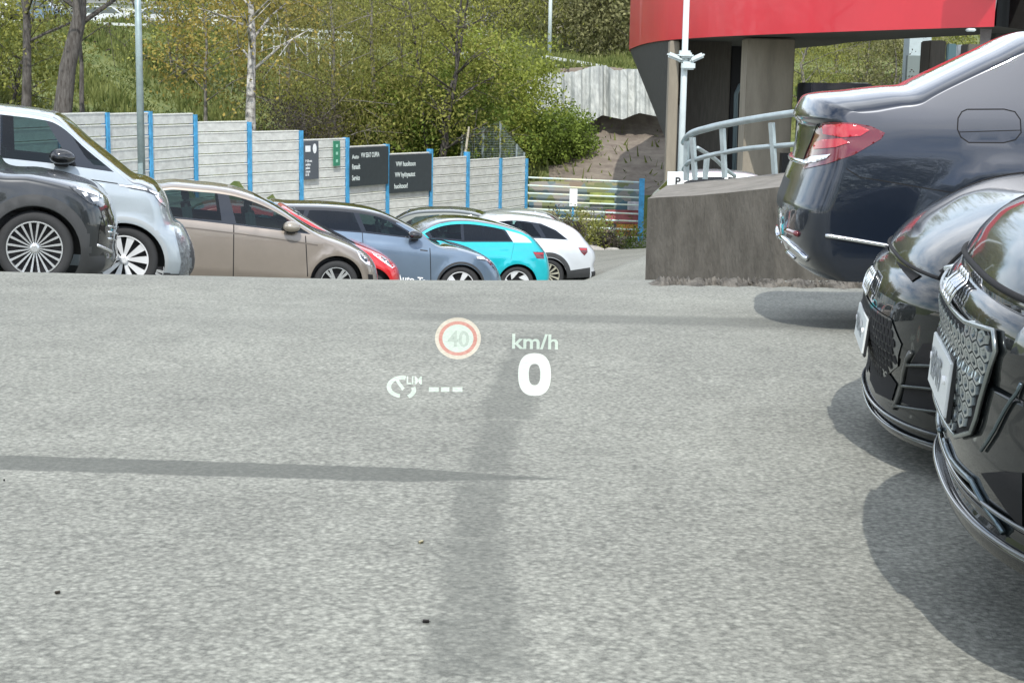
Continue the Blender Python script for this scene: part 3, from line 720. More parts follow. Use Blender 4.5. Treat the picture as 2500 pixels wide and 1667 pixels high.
h_ = decal(blue, 'headlight', 'C', [(882, 1245), (1000, 1262), (1060, 1325), (1095, 1400), (1060, 1370), (1000, 1300), (890, 1278)], LAMP_D)
decal(blue, 'headlight_glow', 'C', [(885, 1248), (995, 1262), (1040, 1305), (1020, 1310), (975, 1282), (892, 1270)], WHITE_L, .008, h_)
tp = T('C', [(30, 1505), (385, 1545)])
tm = text_mesh('Auto-Tammer 9', .155, True)
ang = math.atan2(tp[1][1]-tp[0][1], tp[1][0]-tp[0][0])
lt = obj('lettering', tm, mat('white_lettering', (.85, .88, .88), .5), blue)
lt.matrix_local = Matrix.Translation((tp[0][0], -s_.hw(tp[0][0], .42)-.004, tp[0][1])) @ Matrix.Rotation(-ang, 4, 'Y') @ Matrix.Rotation(R(90), 4, 'X')

# --- turquoise electric hatchback, facing left
T = tracer('cyan')
ol = [(-.78, .25)]
top = T('C', [(1600, 1480), (1612, 1380), (1600, 1280), (1575, 1190), (1500, 1090), (1410, 1000), (1330, 950), (1150, 893), (1050, 868), (900, 840), (700, 820), (520, 830), (400, 860), (300, 905), (190, 970), (80, 1030)], 0.9)
ol = [(-.74, .25)]+top+[(2.95, 1.0), (3.3, .9), (3.52, .72), (3.58, .5), (3.52, .25)]
s_ = Shape(ol, .9, .2, (.98, 0), tum=.38, rf=.24, rr=.2, rt=.06, tf=.12, nf=2.2, shoulder=(.9, 0), wheels=(0, 2.77), arch=.4)
CYA = paint('turquoise_paint', (.0, .42, .47), .25)
WP = paint('white_paint', (.55, .58, .60), .15)
fw = T('C', [(395, 960), (440, 905), (520, 870), (740, 875), (740, 1080), (420, 1050)])
regs = [('window', GLASS, T('C', [(395, 975), (440, 915), (520, 880), (740, 882), (738, 1075), (430, 1050)]), None), ('window', GLASS_D, T('C', [(770, 885), (1000, 898), (1125, 922), (1210, 1000), (1265, 1085), (770, 1085)]), None),
        ('window_surround', PIANO, T('C', [(330, 990), (430, 895), (520, 862), (720, 864), (1000, 880), (1140, 908), (1225, 990), (1290, 1100), (760, 1100), (400, 1065)]), None),
        ('roof_pillar', WP, T('C', [(1140, 880), (1330, 945), (1425, 1010), (1520, 1108), (1290, 1105), (1225, 985), (1140, 905), (900, 862), (600, 850), (430, 880), (240, 960), (230, 930), (420, 850), (600, 828), (900, 840)]), None),
        ('door_handle', CYA, T('C', [(1150, 1188), (1215, 1188), (1215, 1215), (1160, 1212)]), None), ('sill', DARKTRIM, bbx(-.4, .1, 3.3, .3), None)]
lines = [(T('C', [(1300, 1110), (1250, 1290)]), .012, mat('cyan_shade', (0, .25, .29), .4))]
c_ = CARS['cyan']
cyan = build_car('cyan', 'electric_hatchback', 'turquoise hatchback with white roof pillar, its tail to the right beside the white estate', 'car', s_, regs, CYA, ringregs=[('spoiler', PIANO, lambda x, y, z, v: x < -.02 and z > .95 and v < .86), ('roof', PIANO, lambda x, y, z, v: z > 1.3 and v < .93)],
          wheel_specs=[(0, .345, .25, 'aero', WALLOY), (2.77, .345, .25, 'aero', WALLOY)], wind=(1.75, 2.85, 1.0, GLASS_F), rear=None, lines=lines, org=c_['o']+c_['n']*0.9, ax=c_['ax'], face=-1)

h_ = decal(cyan, 'taillight', 'C', [(1485, 1198), (1598, 1200), (1603, 1272), (1525, 1268)], RED_D)
decal(cyan, 'taillight_glow', 'C', [(1492, 1204), (1594, 1212), (1594, 1226), (1502, 1220)], RED_L, .008, h_)

# --- white estate with grey cladding
T = tracer('white')
top = T('C', [(2065, 1465), (2085, 1380), (2065, 1300), (2085, 1230), (2070, 1150), (2020, 1090), (1960, 1020), (1900, 950), (1800, 885), (1640, 835), (1450, 805), (1300, 788), (1150, 785), (1030, 805), (950, 850)], 0.95)
xm = top[-1][0]
ol = [(top[0][0]+.02, .3)]+top+[(xm+.5, 1.3), (xm+.95, 1.12), (3.6, .95), (3.76, .75), (3.8, .5), (3.72, .28)]
s_ = Shape(ol, .95, .22, (1.02, .0), tum=.4, rf=.26, rr=.2, rt=.07, tf=.12, nf=2.4, shoulder=(.95, 0), wheels=(0, 2.9), arch=.41)
regs = [('window', GLASS, T('C', [(1030, 865), (1340, 880), (1500, 910), (1590, 1045), (1460, 1040), (1200, 960)]), None), ('window', GLASS_D, T('C', [(1570, 915), (1690, 955), (1780, 1010), (1850, 1068), (1640, 1055)]), None),
        ('window_surround', PIANO, T('C', [(1000, 855), (1340, 868), (1600, 908), (1750, 975), (1872, 1075), (1590, 1060), (1100, 1050)]), None),
        ('fuel_flap', mat('flap_grey', (.5, .52, .54), .4), T('C', [(1575, 1145), (1605, 1145), (1605, 1175), (1575, 1175)]), None),
        ('wheel_arch_trim', CLAD, annulus(0, .36, .4, .5), None), ('bumper_trim', CLAD, T('C', [(1850, 1400), (1960, 1385), (2100, 1365), (2100, 1500), (1840, 1500)]), None), ('sill', CLAD, bbx(-.9, .1, 3.6, .33), None)]
c_ = CARS['white']
white = build_car('white', 'allroad_estate', 'white estate car with dark grey wheel arches, farthest right of the parked row', 'car', s_, regs, WP, ringregs=[('bumper_trim', CLAD, lambda x, y, z, v: x < -.5 and z < .42)],
          wheel_specs=[(0, .36, .255, 'turbine', mat('gold_alloy', (.7, .68, .55), .3, .7)), (2.9, .36, .255, 'turbine', MATS['gold_alloy'])], wind=(xm+.1, xm+1.05, 1.1, GLASS_F), rear=(-1, -.45, 1.12, GLASS_D), org=c_['o']+c_['n']*0.95, ax=c_['ax'], face=-1)
h_ = decal(white, 'taillight', 'C', [(1968, 1152), (2062, 1155), (2066, 1200), (2032, 1238), (2000, 1205)], RED_D)
decal(white, 'taillight_glow', 'C', [(1975, 1158), (2058, 1160), (2056, 1180), (1990, 1180)], RED_L, .008, h_)
rr_ = MB()
for sy_ in (-1, 1): rr_.tube([(x, sy_*(s_.hw(x, z)-.05), z+.03) for x, z in [p for p in s_.I if p[1] > 1.42]][::3], .016, 6)
rr_.build('roof_rail', ALLOY, white)
fin = MB(); fp = T('C', [(1600, 830), (1625, 800), (1640, 835)]); fin.prism([(a, b) for a, b in fp], lambda a, b, d: (a, -.02+d, b), .04); fin.build('antenna_fin', WP, white)

# wing mirrors
def mirror(root, x, y, z, sx, m, sd_=-1):
    bm = bmesh.new(); bmesh.ops.create_uvsphere(bm, u_segments=20, v_segments=12, radius=1)
    for v in bm.verts:
        v.co = Vector((v.co.x*sx*.5*(1.1 if v.co.x > 0 else .75), v.co.y*.1, v.co.z*sx*.32*(1 if v.co.z > 0 else .8)))+Vector((x, sd_*(y+.11), z))
    me = bpy.data.meshes.new('side_mirror'); bm.to_mesh(me); bm.free(); o = obj('side_mirror', me, m, root, True)
    st = MB(); st.box((x+.02, sd_*(y+.02), z-sx*.27), (sx*.5, .16, sx*.12), bev=.01); st.build('mirror_foot', DARKTRIM, o)
for sd_ in (-1, 1):
    mirror(van, *(lambda t: (t[0], .95, t[1]))(tracer('van')('A', [(640, 190)])[0]), .3, PIANO, sd_)
    mirror(beige, *(lambda t: (t[0], .86, t[1]))(tracer('beige')('B', [(990, 930)])[0]), .27, mat('beige_mirror', (.3, .27, .22), .3, .4, 1.), sd_)
    mirror(blue, *(lambda t: (t[0], .88, t[1]))(tracer('blue')('C', [(215, 1020)])[0]), .27, PIANO, sd_)
    mirror(cyan, 1.95, .86, 1.05, .25, PIANO, sd_); mirror(white, 2.0, .9, 1.08, .25, WP, sd_); mirror(red, -.6, .8, 1.0, .22, REDP, sd_); mirror(grey_suv, -.72, .9, 1.1, .26, SUVG, sd_)

# --- two more cars standing behind the row
def generic_car(px, Y, face, W, H, L_, pm, name, label, tilt=-3, dz=0, cab=True):
    wb = L_*.61
    k = H/1.5
    ol = [(-.85, .25), (-.92, .6), (-.9, .9), (-.72, 1.1*k), (-.4, 1.4*k), (0, 1.5*k), (.7, 1.52*k), (1.3, 1.45*k), (1.75, 1.22*k), (2.05, 1.02*k), (2.6, .96*k), (wb+.5, .82*k), (wb+.75, .62), (wb+.78, .4), (wb+.72, .25)]
    if face == 1: pass
    s = Shape(ol, W, .2, (.98*k, 0), tum=.42, rf=.25, rt=.06, tf=.12, wheels=(0, wb), arch=.39)
    regs = [('window', GLASS_D, [(-.4, 1.0*k), (-.3, 1.3*k), (0, 1.4*k), (.55, 1.42*k), (.55, 1.0*k)], None), ('window', GLASS, [(.62, 1.0*k), (.62, 1.42*k), (1.15, 1.36*k), (1.75, 1.02*k)], None),
            ('headlight', WHITE_L, [(wb+.35, .72), (wb+.8, .62), (wb+.8, .72), (wb+.4, .8)], None), ('taillight', RED_L, [(-1, .8), (-.7, .8), (-.75, .95), (-1, .95)], None), ('sill', DARKTRIM, bbx(-.9, .1, wb+.8, .27), None)]
    x = P(px, 600, Y).x; o = Vector((x, Y, 0)); f = face
    o.z = max(gz(x, Y), gz(x+f*wb, Y))+dz; t = math.atan2(gz(x+f*wb, Y)-gz(x, Y), f*wb) if False else R(tilt)
    ax_ = Vector((math.cos(t), 0, math.sin(t)))
    return build_car(None, name, label, 'car', s, regs, pm, wheel_specs=[(0, .34, .24, 'ten', ALLOY), (wb, .34, .24, 'ten', ALLOY)], wind=(1.3, 2.0, 1.0, GLASS_F), rear=(-.75, -.2, 1.05*k, GLASS_D), org=o, ax=ax_, face=f, interior=cab, grid=.14, ncross=8)
generic_car(1140, 36.0, -1, .92, 1.5, 4.4, paint('black_green_paint', (.02, .03, .025), .3), 'dark_saloon', 'black car whose roof alone shows between the blue-grey estate and the turquoise car', 0)
generic_car(1312, 38.5, -1, .95, 1.62, 4.6, paint('silver_paint', (.5, .53, .55), .5), 'silver_car', 'silver car whose pale roof shows just behind the turquoise car and the white estate', 0)

# ------------------------------------------------------------ the three dark cars at the right
CARS['sedan'] = dict(o=Vector((2.588, 8.138, -.09)), Y=8.3, yaw=-7, tilt=1.5, face=1)
CARS['coupe'] = dict(o=Vector((1.966, 4.351, -.03)), Y=4.65, yaw=-9, tilt=0, face=-1)
CARS['suv2'] = dict(o=Vector((1.663, 2.401, .055)), Y=2.52, yaw=-10.5, tilt=0, face=-1)
for k in ('sedan', 'coupe', 'suv2'):
    c = CARS[k]; t = R(c['tilt']); y_ = R(c['yaw']); c['ax'] = Vector((math.cos(t)*math.cos(y_), math.cos(t)*math.sin(y_), math.sin(t)))
    c['n'] = Vector((-math.sin(y_), math.cos(y_), 0)); c['up'] = c['ax'].cross(c['n'])

def tail(s, y, z, off=0.): return s.nose(y, z, off, -1)
def patch(root, name, s, poly, m, off=.004, fn=None, th=0., grid=.035, mirror_=True, parent=None):
    """a panel of the given (y, z) outline lying on the front (or rear) surface"""
    fn = fn or (lambda y, z, o: s.nose(y, z, o)); res = []
    for sg in ((1, -1) if mirror_ else (1,)):
        q = resample(poly, grid); V = [Vector(p) for p in q]; n = len(V); E = [(i, (i+1) % n) for i in range(n)]
        x0 = min(p[0] for p in q); x1 = max(p[0] for p in q); z0 = min(p[1] for p in q); z1 = max(p[1] for p in q)
        xx = x0+grid/2
        while xx < x1:
            zz = z0+grid/2
            while zz < z1:
                if pip((xx, zz), q): V.append(Vector((xx, zz)))
                zz += grid
            xx += grid
        rv, _, rf_, _, _, _ = delaunay_2d_cdt(V, E, [], 0, 1e-4)
        F = [f for f in rf_ if pip((sum(rv[i][0] for i in f)/3, sum(rv[i][1] for i in f)/3), q)]
        vs = [fn(sg*p[0], p[1], off) for p in rv]; b = MB(); b.add(vs, F if sg == 1 else [f[::-1] for f in F])
        if th:
            nb = len(q); back = [fn(sg*p[0], p[1], off-th) for p in q]; fr = [fn(sg*p[0], p[1], off) for p in q]
            b.add(fr+back, [(i, (i+1) % nb, nb+(i+1) % nb, nb+i) for i in range(nb)])
        res.append(b.build(name, m, parent or root, True))
    return res
def hexcells(root, name, s, poly, m, r, off, hole=.0, mirror_=True, squash=1., parent=None):
    b = MB(); done = set()
    x0 = min(p[0] for p in poly); x1 = max(p[0] for p in poly); z0 = min(p[1] for p in poly); z1 = max(p[1] for p in poly)
    zz = z0; k = 0
    while zz < z1:
        yy = -x1 + (k % 2)*r*1.75/2*1.15
        while yy < x1:
            if pip((abs(yy), zz), poly):
                def ring(rr_, o): return [s.nose(yy+rr_*math.cos(PI/6+PI/3*j), zz+rr_*squash*math.sin(PI/6+PI/3*j), o) for j in range(6)]
                if hole:
                    a = ring(r, off); c = ring(r*hole, off); a2 = ring(r*1.02, off-.012); c2 = ring(r*hole*.9, off-.02)
                    b.add(a+c+a2+c2, [(j, (j+1) % 6, 6+(j+1) % 6, 6+j) for j in range(6)]+[(12+j, 12+(j+1) % 6, (j+1) % 6, j) for j in range(6)]+[(6+j, 6+(j+1) % 6, 18+(j+1) % 6, 18+j) for j in range(6)])
                else: b.add(ring(r, off), [tuple(range(6))])
            yy += r*1.75*1.15
        zz += r*1.5*squash*1.1; k += 1
    return b.build(name, m, parent or root)

def on_nose(s, root, tagn, pts, z0=.12, z1=1.02):
    if not hasattr(s, 'pg'):
        L_ = []
        for y in np.arange(0, s.W-.02, .012):
            for z in np.arange(z0, z1, .012):
                p = s.nose(float(y), float(z), .004)
                if abs(p.z-z) < .02: q = proj(root.matrix_world @ p); L_.append((q[0], q[1], y, z, p.x))
        s.pg = np.array(L_)
    out_ = []
    for px, py in cr(tagn, pts):
        d = (s.pg[:, 0]-px)**2+(s.pg[:, 1]-py)**2; i = int(d.argmin()); k = np.argsort(d)[:3]; w = 1/(d[k]+1.); out_.append((float((s.pg[k, 2]*w).sum()/w.sum()), float((s.pg[k, 3]*w).sum()/w.sum())))
    return out_
NAVY = paint('navy_paint', (.005, .010, .021), .3, .3); BLACKP = mat('black_paint', (.004, .006, .0065), .5, 0., .9, var=.05, spec=.08)
EXHAUST = mat('exhaust_chrome', (.7, .72, .75), .08, 1.)
# --- dark blue saloon, seen from its rear quarter
T = tracer('sedan')
ol = T('M2', [(330, 905), (220, 830), (130, 680), (108, 560), (104, 400), (112, 290), (140, 212)], .93)+T('M', [(195, 1330), (245, 1200), (272, 1080), (285, 960), (290, 880), (258, 840), (262, 790), (300, 705), (345, 645), (395, 627), (700, 594), (1000, 560), (1240, 538), (1330, 500), (1500, 420), (1900, 235), (2352, 60)], .93)+[(.75, 1.42), (1.25, 1.46), (1.7, 1.44), (2.2, 1.25), (2.65, 1.04), (3.2, .93), (3.55, .78), (3.72, .55), (3.68, .25)]
s_ = Shape(ol, .93, .2, (1.02, -.02), tum=.36, rf=.3, rr=.24, rt=.085, tf=.14, trr=.03, nf=2.2, nt=2.3, step=.018, shoulder=None, wheels=(.0, 2.94), arch=.415, az=.42)
tl = T('M', [(300, 1290), (340, 1200), (400, 1060), (455, 960), (515, 893), (620, 886), (800, 900), (960, 930), (1085, 990), (1050, 1045), (800, 1190), (560, 1275), (330, 1335)])
fuel = T('M', [(1860, 778), (2200, 776), (2300, 800), (2345, 870), (2345, 990), (2290, 1055), (2180, 1082), (1860, 1080), (1790, 1030), (1762, 960), (1772, 860), (1810, 800)])
fuel_loop = fuel+[fuel[0]]
regs = [
        ('window', GLASS_D, [(.42, 1.03), (.5, 1.2), (.95, 1.36), (1.3, 1.38), (2.1, 1.05)], None), ('sill', DARKTRIM, bbx(.6, .1, 2.4, .26), None)]
lines = [(T('M', [(618, 748), (570, 775), (530, 820), (497, 880)]), .008, MATS['gap']), (T('M', [(700, 1262), (740, 1320), (860, 1395)])+T('M2', [(1100, 163), (1500, 232), (1950, 300)]), .006, MATS['gap']), (fuel_loop, .007, MATS['gap']),
         (T('M', [(1772, 985), (2340, 968)]), .005, MATS['gap'])]
c_ = CARS['sedan']
sedan = build_car('sedan', 'saloon', 'dark navy saloon seen from its rear corner with red wedge tail lamp', 'car', s_, regs, NAVY, zlow=.28, ringregs=[('number_plate_recess', DARKTRIM, lambda x, y, z, v: x < -.9 and .62 < z < .8 and y < .35)],
    wheel_specs=[(0, .35, .25, 'ten', ALLOY), (2.94, .35, .25, 'ten', ALLOY)], wind=(1.7, 2.6, 1.1, GLASS_F), rear=(-.32, .62, 1.16, GLASS_D), lines=lines, org=c_['o']+c_['n']*.93, ax=c_['ax'], face=1, grid=.07, ncross=36)
TB = mat('taillight_body', (.13, .005, .01), .1, 0, 1.)
h_ = decal(sedan, 'taillight', 'M', [(335, 1278), (360, 1200), (410, 1085), (462, 975), (520, 895), (620, 887), (800, 900), (960, 930), (1085, 990), (1050, 1045), (800, 1190), (560, 1272), (430, 1300), (350, 1318)], TB, .004)
for q in ([(525, 930), (560, 908), (700, 905), (850, 925), (945, 968), (860, 1020), (700, 1032), (530, 1000)], [(455, 1078), (520, 1052), (690, 1042), (765, 1080), (640, 1122), (440, 1140)]): decal(sedan, 'taillight_glow', 'M', q, RED_L, .009, h_)
decal(sedan, 'reversing_light', 'M', [(345, 1245), (420, 1205), (600, 1184), (560, 1222), (470, 1255), (350, 1272)], WHITE_L, .009, h_)
trim(sedan, 'lamp_gap', 'M', [(480, 905), (430, 1040), (380, 1160), (340, 1270)], .004, MATS['gap'], .006)
trim(sedan, 'bumper_strip', 'M2', [(545, 652), (800, 693), (1200, 762), (1500, 818)], .012, CHROME, .003)
trim(sedan, 'exhaust_trim', 'M2', [(122, 655), (160, 675), (280, 770), (385, 868)], .017, EXHAUST, .004)
trim(sedan, 'exhaust_outlet', 'M2', [(128, 722), (190, 790), (265, 855)], .010, EXHAUST, .004)
for sg in (-1, 1):
    b = MB(); b.tube([tail(s_, sg*(.5+.22*k/5), .52, .002) for k in range(6)], .016, 8); b.build('reflector', RED_D, sedan, True)
b = MB(); b.tube([tail(s_, -.6+1.2*k/16, .90, .006) for k in range(17)], .014, 8); b.build('boot_handle', CHROME, sedan, True)

# --- low black car with honeycomb grille (middle of the right-hand cars)
T = tracer('coupe')
ol = [(-3.9, .25), (-3.97, .6), (-3.9, .92), (-3.5, 1.08), (-2.9, 1.2), (-2.3, 1.34), (-1.7, 1.38), (-1.15, 1.33), (-.6, 1.1), (-.2, .97)]+T('M2', [(2352, 200), (2100, 262), (1900, 335), (1700, 425), (1500, 525), (1350, 622), (1215, 742), (1170, 800), (1150, 862), (1095, 890), (1010, 985), (965, 1080), (935, 1190), (915, 1300), (905, 1420), (908, 1500)], .92)+T('N4', [(365, 20), (372, 90), (398, 170), (398, 290), (388, 360), (365, 440), (372, 520), (420, 600)], .92)
s_ = Shape(ol, .92, .16, (.9, -.02), tum=.4, rf=.3, rr=.25, rt=.025, tf=.14, nf=2.3, nt=4.2, step=.025, wheels=(0, -2.9), arch=.37)
regs = [('window', GLASS_D, [(-.75, .92), (-1.2, 1.22), (-1.7, 1.27), (-2.4, 1.22), (-2.9, 1.0)], None), ('sill', DARKTRIM, bbx(-3.6, .1, .5, .22), None)]
c_ = CARS['coupe']
coupe = build_car('coupe', 'sports_saloon', 'low black car with four-ring badge, between the other two dark cars', 'car', s_, regs, BLACKP, zlow=.16,
    wheel_specs=[(0, .36, .26, 'blade', ALLOY), (-2.9, .36, .26, 'blade', ALLOY)], wind=(-1.3, -.35, .98, GLASS_F), rear=(-3.4, -2.3, 1.0, GLASS_D), org=c_['o']+c_['n']*.92, ax=c_['ax'], face=-1, grid=.08, ncross=34)
lip = max(range(len(s_.O)), key=lambda i: -abs(s_.O[i][0]-T('M2', [(1180, 790)], .92)[0][0])-abs(s_.O[i][1]-T('M2', [(1180, 790)], .92)[0][1]))
def shutline(root, s, i, back, r=.006):
    b = MB(); pts = [s.ring(i, -.84+1.68*k/40) for k in range(41)]
    b.tube([p+Vector((.001, 0, .001)) for p in pts], r, 6); o = b.build('bonnet_gap', MATS['gap'], root, True)
    for sg in (-1, 1):
        b = MB(); pts = []
        for k in range(back): 
            j = i-k; v = .84-.03*k/back
            pts.append(s.ring(j, sg*v)+Vector((0, 0, .001)))
        b.tube(pts, r*.9, 6); b.build('bonnet_gap', MATS['gap'], root, True)
shutline(coupe, s_, lip, 36)
GR = mat('grille_panel', (.055, .06, .06), .35, .2, .6)
gp = [(0, .30), (.36, .29), (.55, .36), (.60, .44), (.5, .505), (0, .525)]
g0 = patch(coupe, 'grille', s_, [(-x, z) for x, z in gp[::-1][:-1]]+gp[1:] if False else [(-.36, .29), (.36, .29), (.55, .36), (.6, .44), (.5, .505), (-.5, .505), (-.6, .44), (-.55, .36)], GR, .004, mirror_=False)[0]
hexcells(coupe, 'grille_mesh', s_, [(.0, .30), (.34, .30), (.53, .365), (.57, .44), (.48, .5), (.0, .5)], MATS['gap'], .02, .0065, squash=.8, parent=g0)
hl = decal(coupe, 'headlight', 'M2', [(1585, 980), (1690, 915), (1870, 895), (1890, 990), (1740, 1115), (1640, 1030)], MATS['gap'], .004)
ls_ = on_nose(s_, coupe, 'M2', [(1650, 965), (1760, 938), (1880, 915)])
for h_, sg in zip(hl, (1, -1)):
    b = MB(); b.tube([s_.nose(sg*y, z, .006) for y, z in resample(ls_, .03, False)], .011, 8); b.build('lamp_strip', mat('lamp_tube', (.7, .76, .8), .1, .5, 1.), h_, True)
decal(coupe, 'air_slot', 'M2', [(1195, 888), (1300, 945), (1418, 1018), (1332, 1078), (1250, 985)], MATS['gap'], .004)
decal(coupe, 'side_intake', 'N4', [(800, 120), (1000, 120), (1100, 400), (1050, 700), (940, 700), (640, 570), (690, 300)], MATS['gap'], .004)
for pts in ([(690, 290), (830, 288), (1050, 300)], [(640, 450), (800, 460), (1050, 485)], [(600, 600), (780, 630), (1050, 655)]):
    q = resample(on_nose(s_, coupe, 'N4', pts), .03, False)
    for sg in (1, -1): b = MB(); b.tube([s_.nose(sg*y, z, .014) for y, z in q], .005, 6); b.build('intake_slat', mat('slat_grey', (.05, .06, .06), .25, .5), coupe, True)
q = resample(on_nose(s_, coupe, 'N4', [(700, 190), (640, 400), (575, 610)]), .03, False)
for sg in (1, -1): b = MB(); b.tube([s_.nose(sg*y, z, .004) for y, z in q], .009, 8); b.build('intake_blade', GR, coupe, True)
decal(coupe, 'lower_duct', 'N4', [(405, 175), (500, 225), (520, 320), (600, 430), (560, 560), (440, 500), (395, 400)], MATS['gap'], .004)
def splitter(root, s, z, ext, t, m, name='front_splitter', y1=.88, drop=0):
    b = MB(); k = 44; top = []; bot = []
    for i in range(k+1):
        y = -y1+2*y1*i/k; p = s.nose(y, z, ext*(1-.5*abs(y/y1)**3)); top.append(p.copy()); bot.append(p+Vector((-.012, 0, -t)))
    inner = [s.nose(-y1+2*y1*i/k, z, -.12) for i in range(k+1)]
    n = k+1; b.add(top+bot+inner, [(i, i+1, n+i+1, n+i) for i in range(k)]+[(2*n+i, 2*n+i+1, i+1, i) for i in range(k)])
    o = b.build(name, m, root, True)
    e = MB(); e.tube([p+Vector((.001, 0, 0)) for p in top], .005, 6); e.build('splitter_edge', mat('edge_gloss', (.05, .06, .065), .2, .3, 1.), o, True); return o
splitter(coupe, s_, .15, .012, .025, PIANO, y1=.9); splitter(coupe, s_, .185, .008, .015, PIANO, 'lower_lip', y1=.88)
RING = mat('badge_silver', (.75, .77, .78), .15, 1.)
def rings(root, s, z, r, y0=0, tr=.006):
    b = MB()
    for k in range(4):
        yc = y0+(k-1.5)*r*1.45; pts = [s.nose(yc+r*math.cos(2*PI*j/24), z+r*math.sin(2*PI*j/24), .016) for j in range(25)]; b.tube(pts, tr, 8, caps=False)
    b.build('badge', RING, root, True)
rings(coupe, s_, .565, .038, 0, .0045)
PLATE = mat('plate_white', (.66, .69, .68), .35); PLM = mat('plate_marks', (.25, .27, .28), .5)
def plate(root, s, z, txt='JKR-113', w=.442, h=.118, y0=0., off=.016, tiltd=0):
    M_ = Matrix.Rotation(R(tiltd), 3, 'Y'); x = s.nose(y0, z, off).x
    b = MB(); b.box((x-.007, y0, z), (.009, w+.02, h+.02), M_, bev=.002); fr = b.build('plate_frame', DARKTRIM, root)
    b = MB(); b.box((x, y0, z), (.008, w, h), M_, bev=.002); pl = b.build('number_plate', PLATE, fr)
    me = text_mesh(txt, .095, True, .0008); t = obj('lettering', me, PLM, pl); t.matrix_local = Matrix.Translation((x+.0062, y0-.175, z-.033)) @ Matrix.Rotation(R(90), 4, 'Z') @ Matrix.Rotation(R(90), 4, 'X') @ Matrix.Diagonal((.82, 1, 1, 1))
    for y in (-.16, .16):
        b = MB(); b.tube([(x+.003, y0+y, z+.012), (x+.010, y0+y, z+.012)], .009, 10); b.build('plate_bolt', mat('bolt_white', (.9, .9, .9), .3), pl)
plate(coupe, s_, .40, off=.014, tiltd=-6)

# --- nearest black car, only its nose in the frame
T = tracer('suv2')
ol = [(-3.75, .3), (-3.8, .7), (-3.75, 1.05), (-3.5, 1.25), (-3.0, 1.48), (-2.2, 1.55), (-1.4, 1.5), (-.9, 1.32), (-.45, 1.1), (0, 1.02), (.4, .95)]+T('M2', [(2352, 520), (2200, 622), (2080, 722), (1970, 850), (1905, 935), (1868, 1000), (1868, 1060)], .9)+T('N', [(1150, 745), (1085, 790), (1045, 850), (1018, 940), (1003, 1030), (1008, 1130), (1022, 1250), (1005, 1340)], .9)+T('N4', [(1000, 120), (992, 250), (985, 430), (966, 540), (950, 640), (955, 760), (965, 850), (985, 930), (1010, 1020)], .9)+T('N5', [(935, 20), (955, 90)], .9)
s_ = Shape(ol, .9, .25, (1.0, -.02), tum=.4, rf=.3, rr=.25, rt=.025, tf=.13, nf=2.3, nt=4.2, step=.02, wheels=(0, -2.8), arch=.38)
regs = [('window', GLASS_D, [(-.95, 1.05), (-1.4, 1.36), (-2.2, 1.4), (-3.0, 1.35), (-3.2, 1.08)], None), ('sill', DARKTRIM, bbx(-3.6, .1, .5, .24), None)]
c_ = CARS['suv2']
suv2 = build_car('suv2', 'parked_car', 'black car nose with silver honeycomb grille, nearest the camera at the lower right edge', 'car', s_, regs, BLACKP, zlow=.25,
    wheel_specs=[(0, .36, .26, 'ten', ALLOY), (-2.8, .36, .26, 'ten', ALLOY)], wind=(-1.3, -.2, 1.04, GLASS_F), rear=(-3.7, -3.1, 1.1, GLASS_D), org=c_['o']+c_['n']*.9, ax=c_['ax'], face=-1, grid=.08, ncross=36)
q = T('M2', [(1925, 905)], .9)[0]
lip = min(range(len(s_.O)), key=lambda i: math.dist(s_.O[i], q))
shutline(suv2, s_, lip, 34, .007)
gq = on_nose(s_, suv2, 'N', [(1430, 1165), (1415, 1300), (1350, 1560)])+on_nose(s_, suv2, 'N4', [(1300, 470), (1230, 700), (1175, 830)])
print('grille', gq)
g1_ = [(-.28, .43), (.28, .43), (.39, .465), (.47, .58), (.53, .655), (.50, .69), (.3, .675), (-.3, .675), (-.50, .69), (-.53, .655), (-.47, .58), (-.39, .465)]
open('/tmp/gq.txt', 'w').write(str(gq)) if False else None
g0 = patch(suv2, 'grille', s_, g1_, MATS['gap'], .004, mirror_=False)[0]
SILV = mat('grille_silver', (.42, .46, .47), .22, .9)
hexcells(suv2, 'grille_mesh', s_, [(0, .445), (.27, .445), (.37, .475), (.45, .58), (.51, .65), (.48, .68), (.3, .665), (0, .66)], SILV, .028, .012, hole=.62, squash=.6, parent=g0)
b = MB(); b.tube([s_.nose(y, z, .01) for y, z in resample(g1_, .04)+[g1_[0]]], .0055, 6); b.build('grille_frame', mat('frame_silver', (.3, .33, .33), .25, .9), g0, True)
rings(suv2, s_, .715, .032, 0, .004)
plate(suv2, s_, .515, 'ILB-175', off=.018, tiltd=-4)
hl = patch(suv2, 'headlight', s_, [(.58, .66), (.88, .69), (.885, .76), (.7, .765), (.6, .735)], LAMP_D, .004)
decal(suv2, 'side_intake', 'N4', [(1250, 1110), (1400, 1100), (1568, 1110), (1568, 1540), (1450, 1400)], MATS['gap'], .004)
for pts, r_, mm in (([(965, 860), (1020, 1010), (1180, 1170), (1300, 1400), (1420, 1560)], .0065, 'blade_silver'), ([(1560, 430), (1400, 680), (1250, 940)], .004, 'blade_silver')):
    q = resample(on_nose(s_, suv2, 'N4', pts), .03, False)
    for sg in (1, -1): b = MB(); b.tube([s_.nose(sg*y, z, .006) for y, z in q], r_, 8); b.build('bumper_blade', mat('blade_silver', (.12, .16, .18), .2, .8), suv2, True)
splitter(suv2, s_, .285, .012, .03, PIANO, y1=.86); splitter(suv2, s_, .335, .008, .016, PIANO, 'lower_lip', y1=.86)

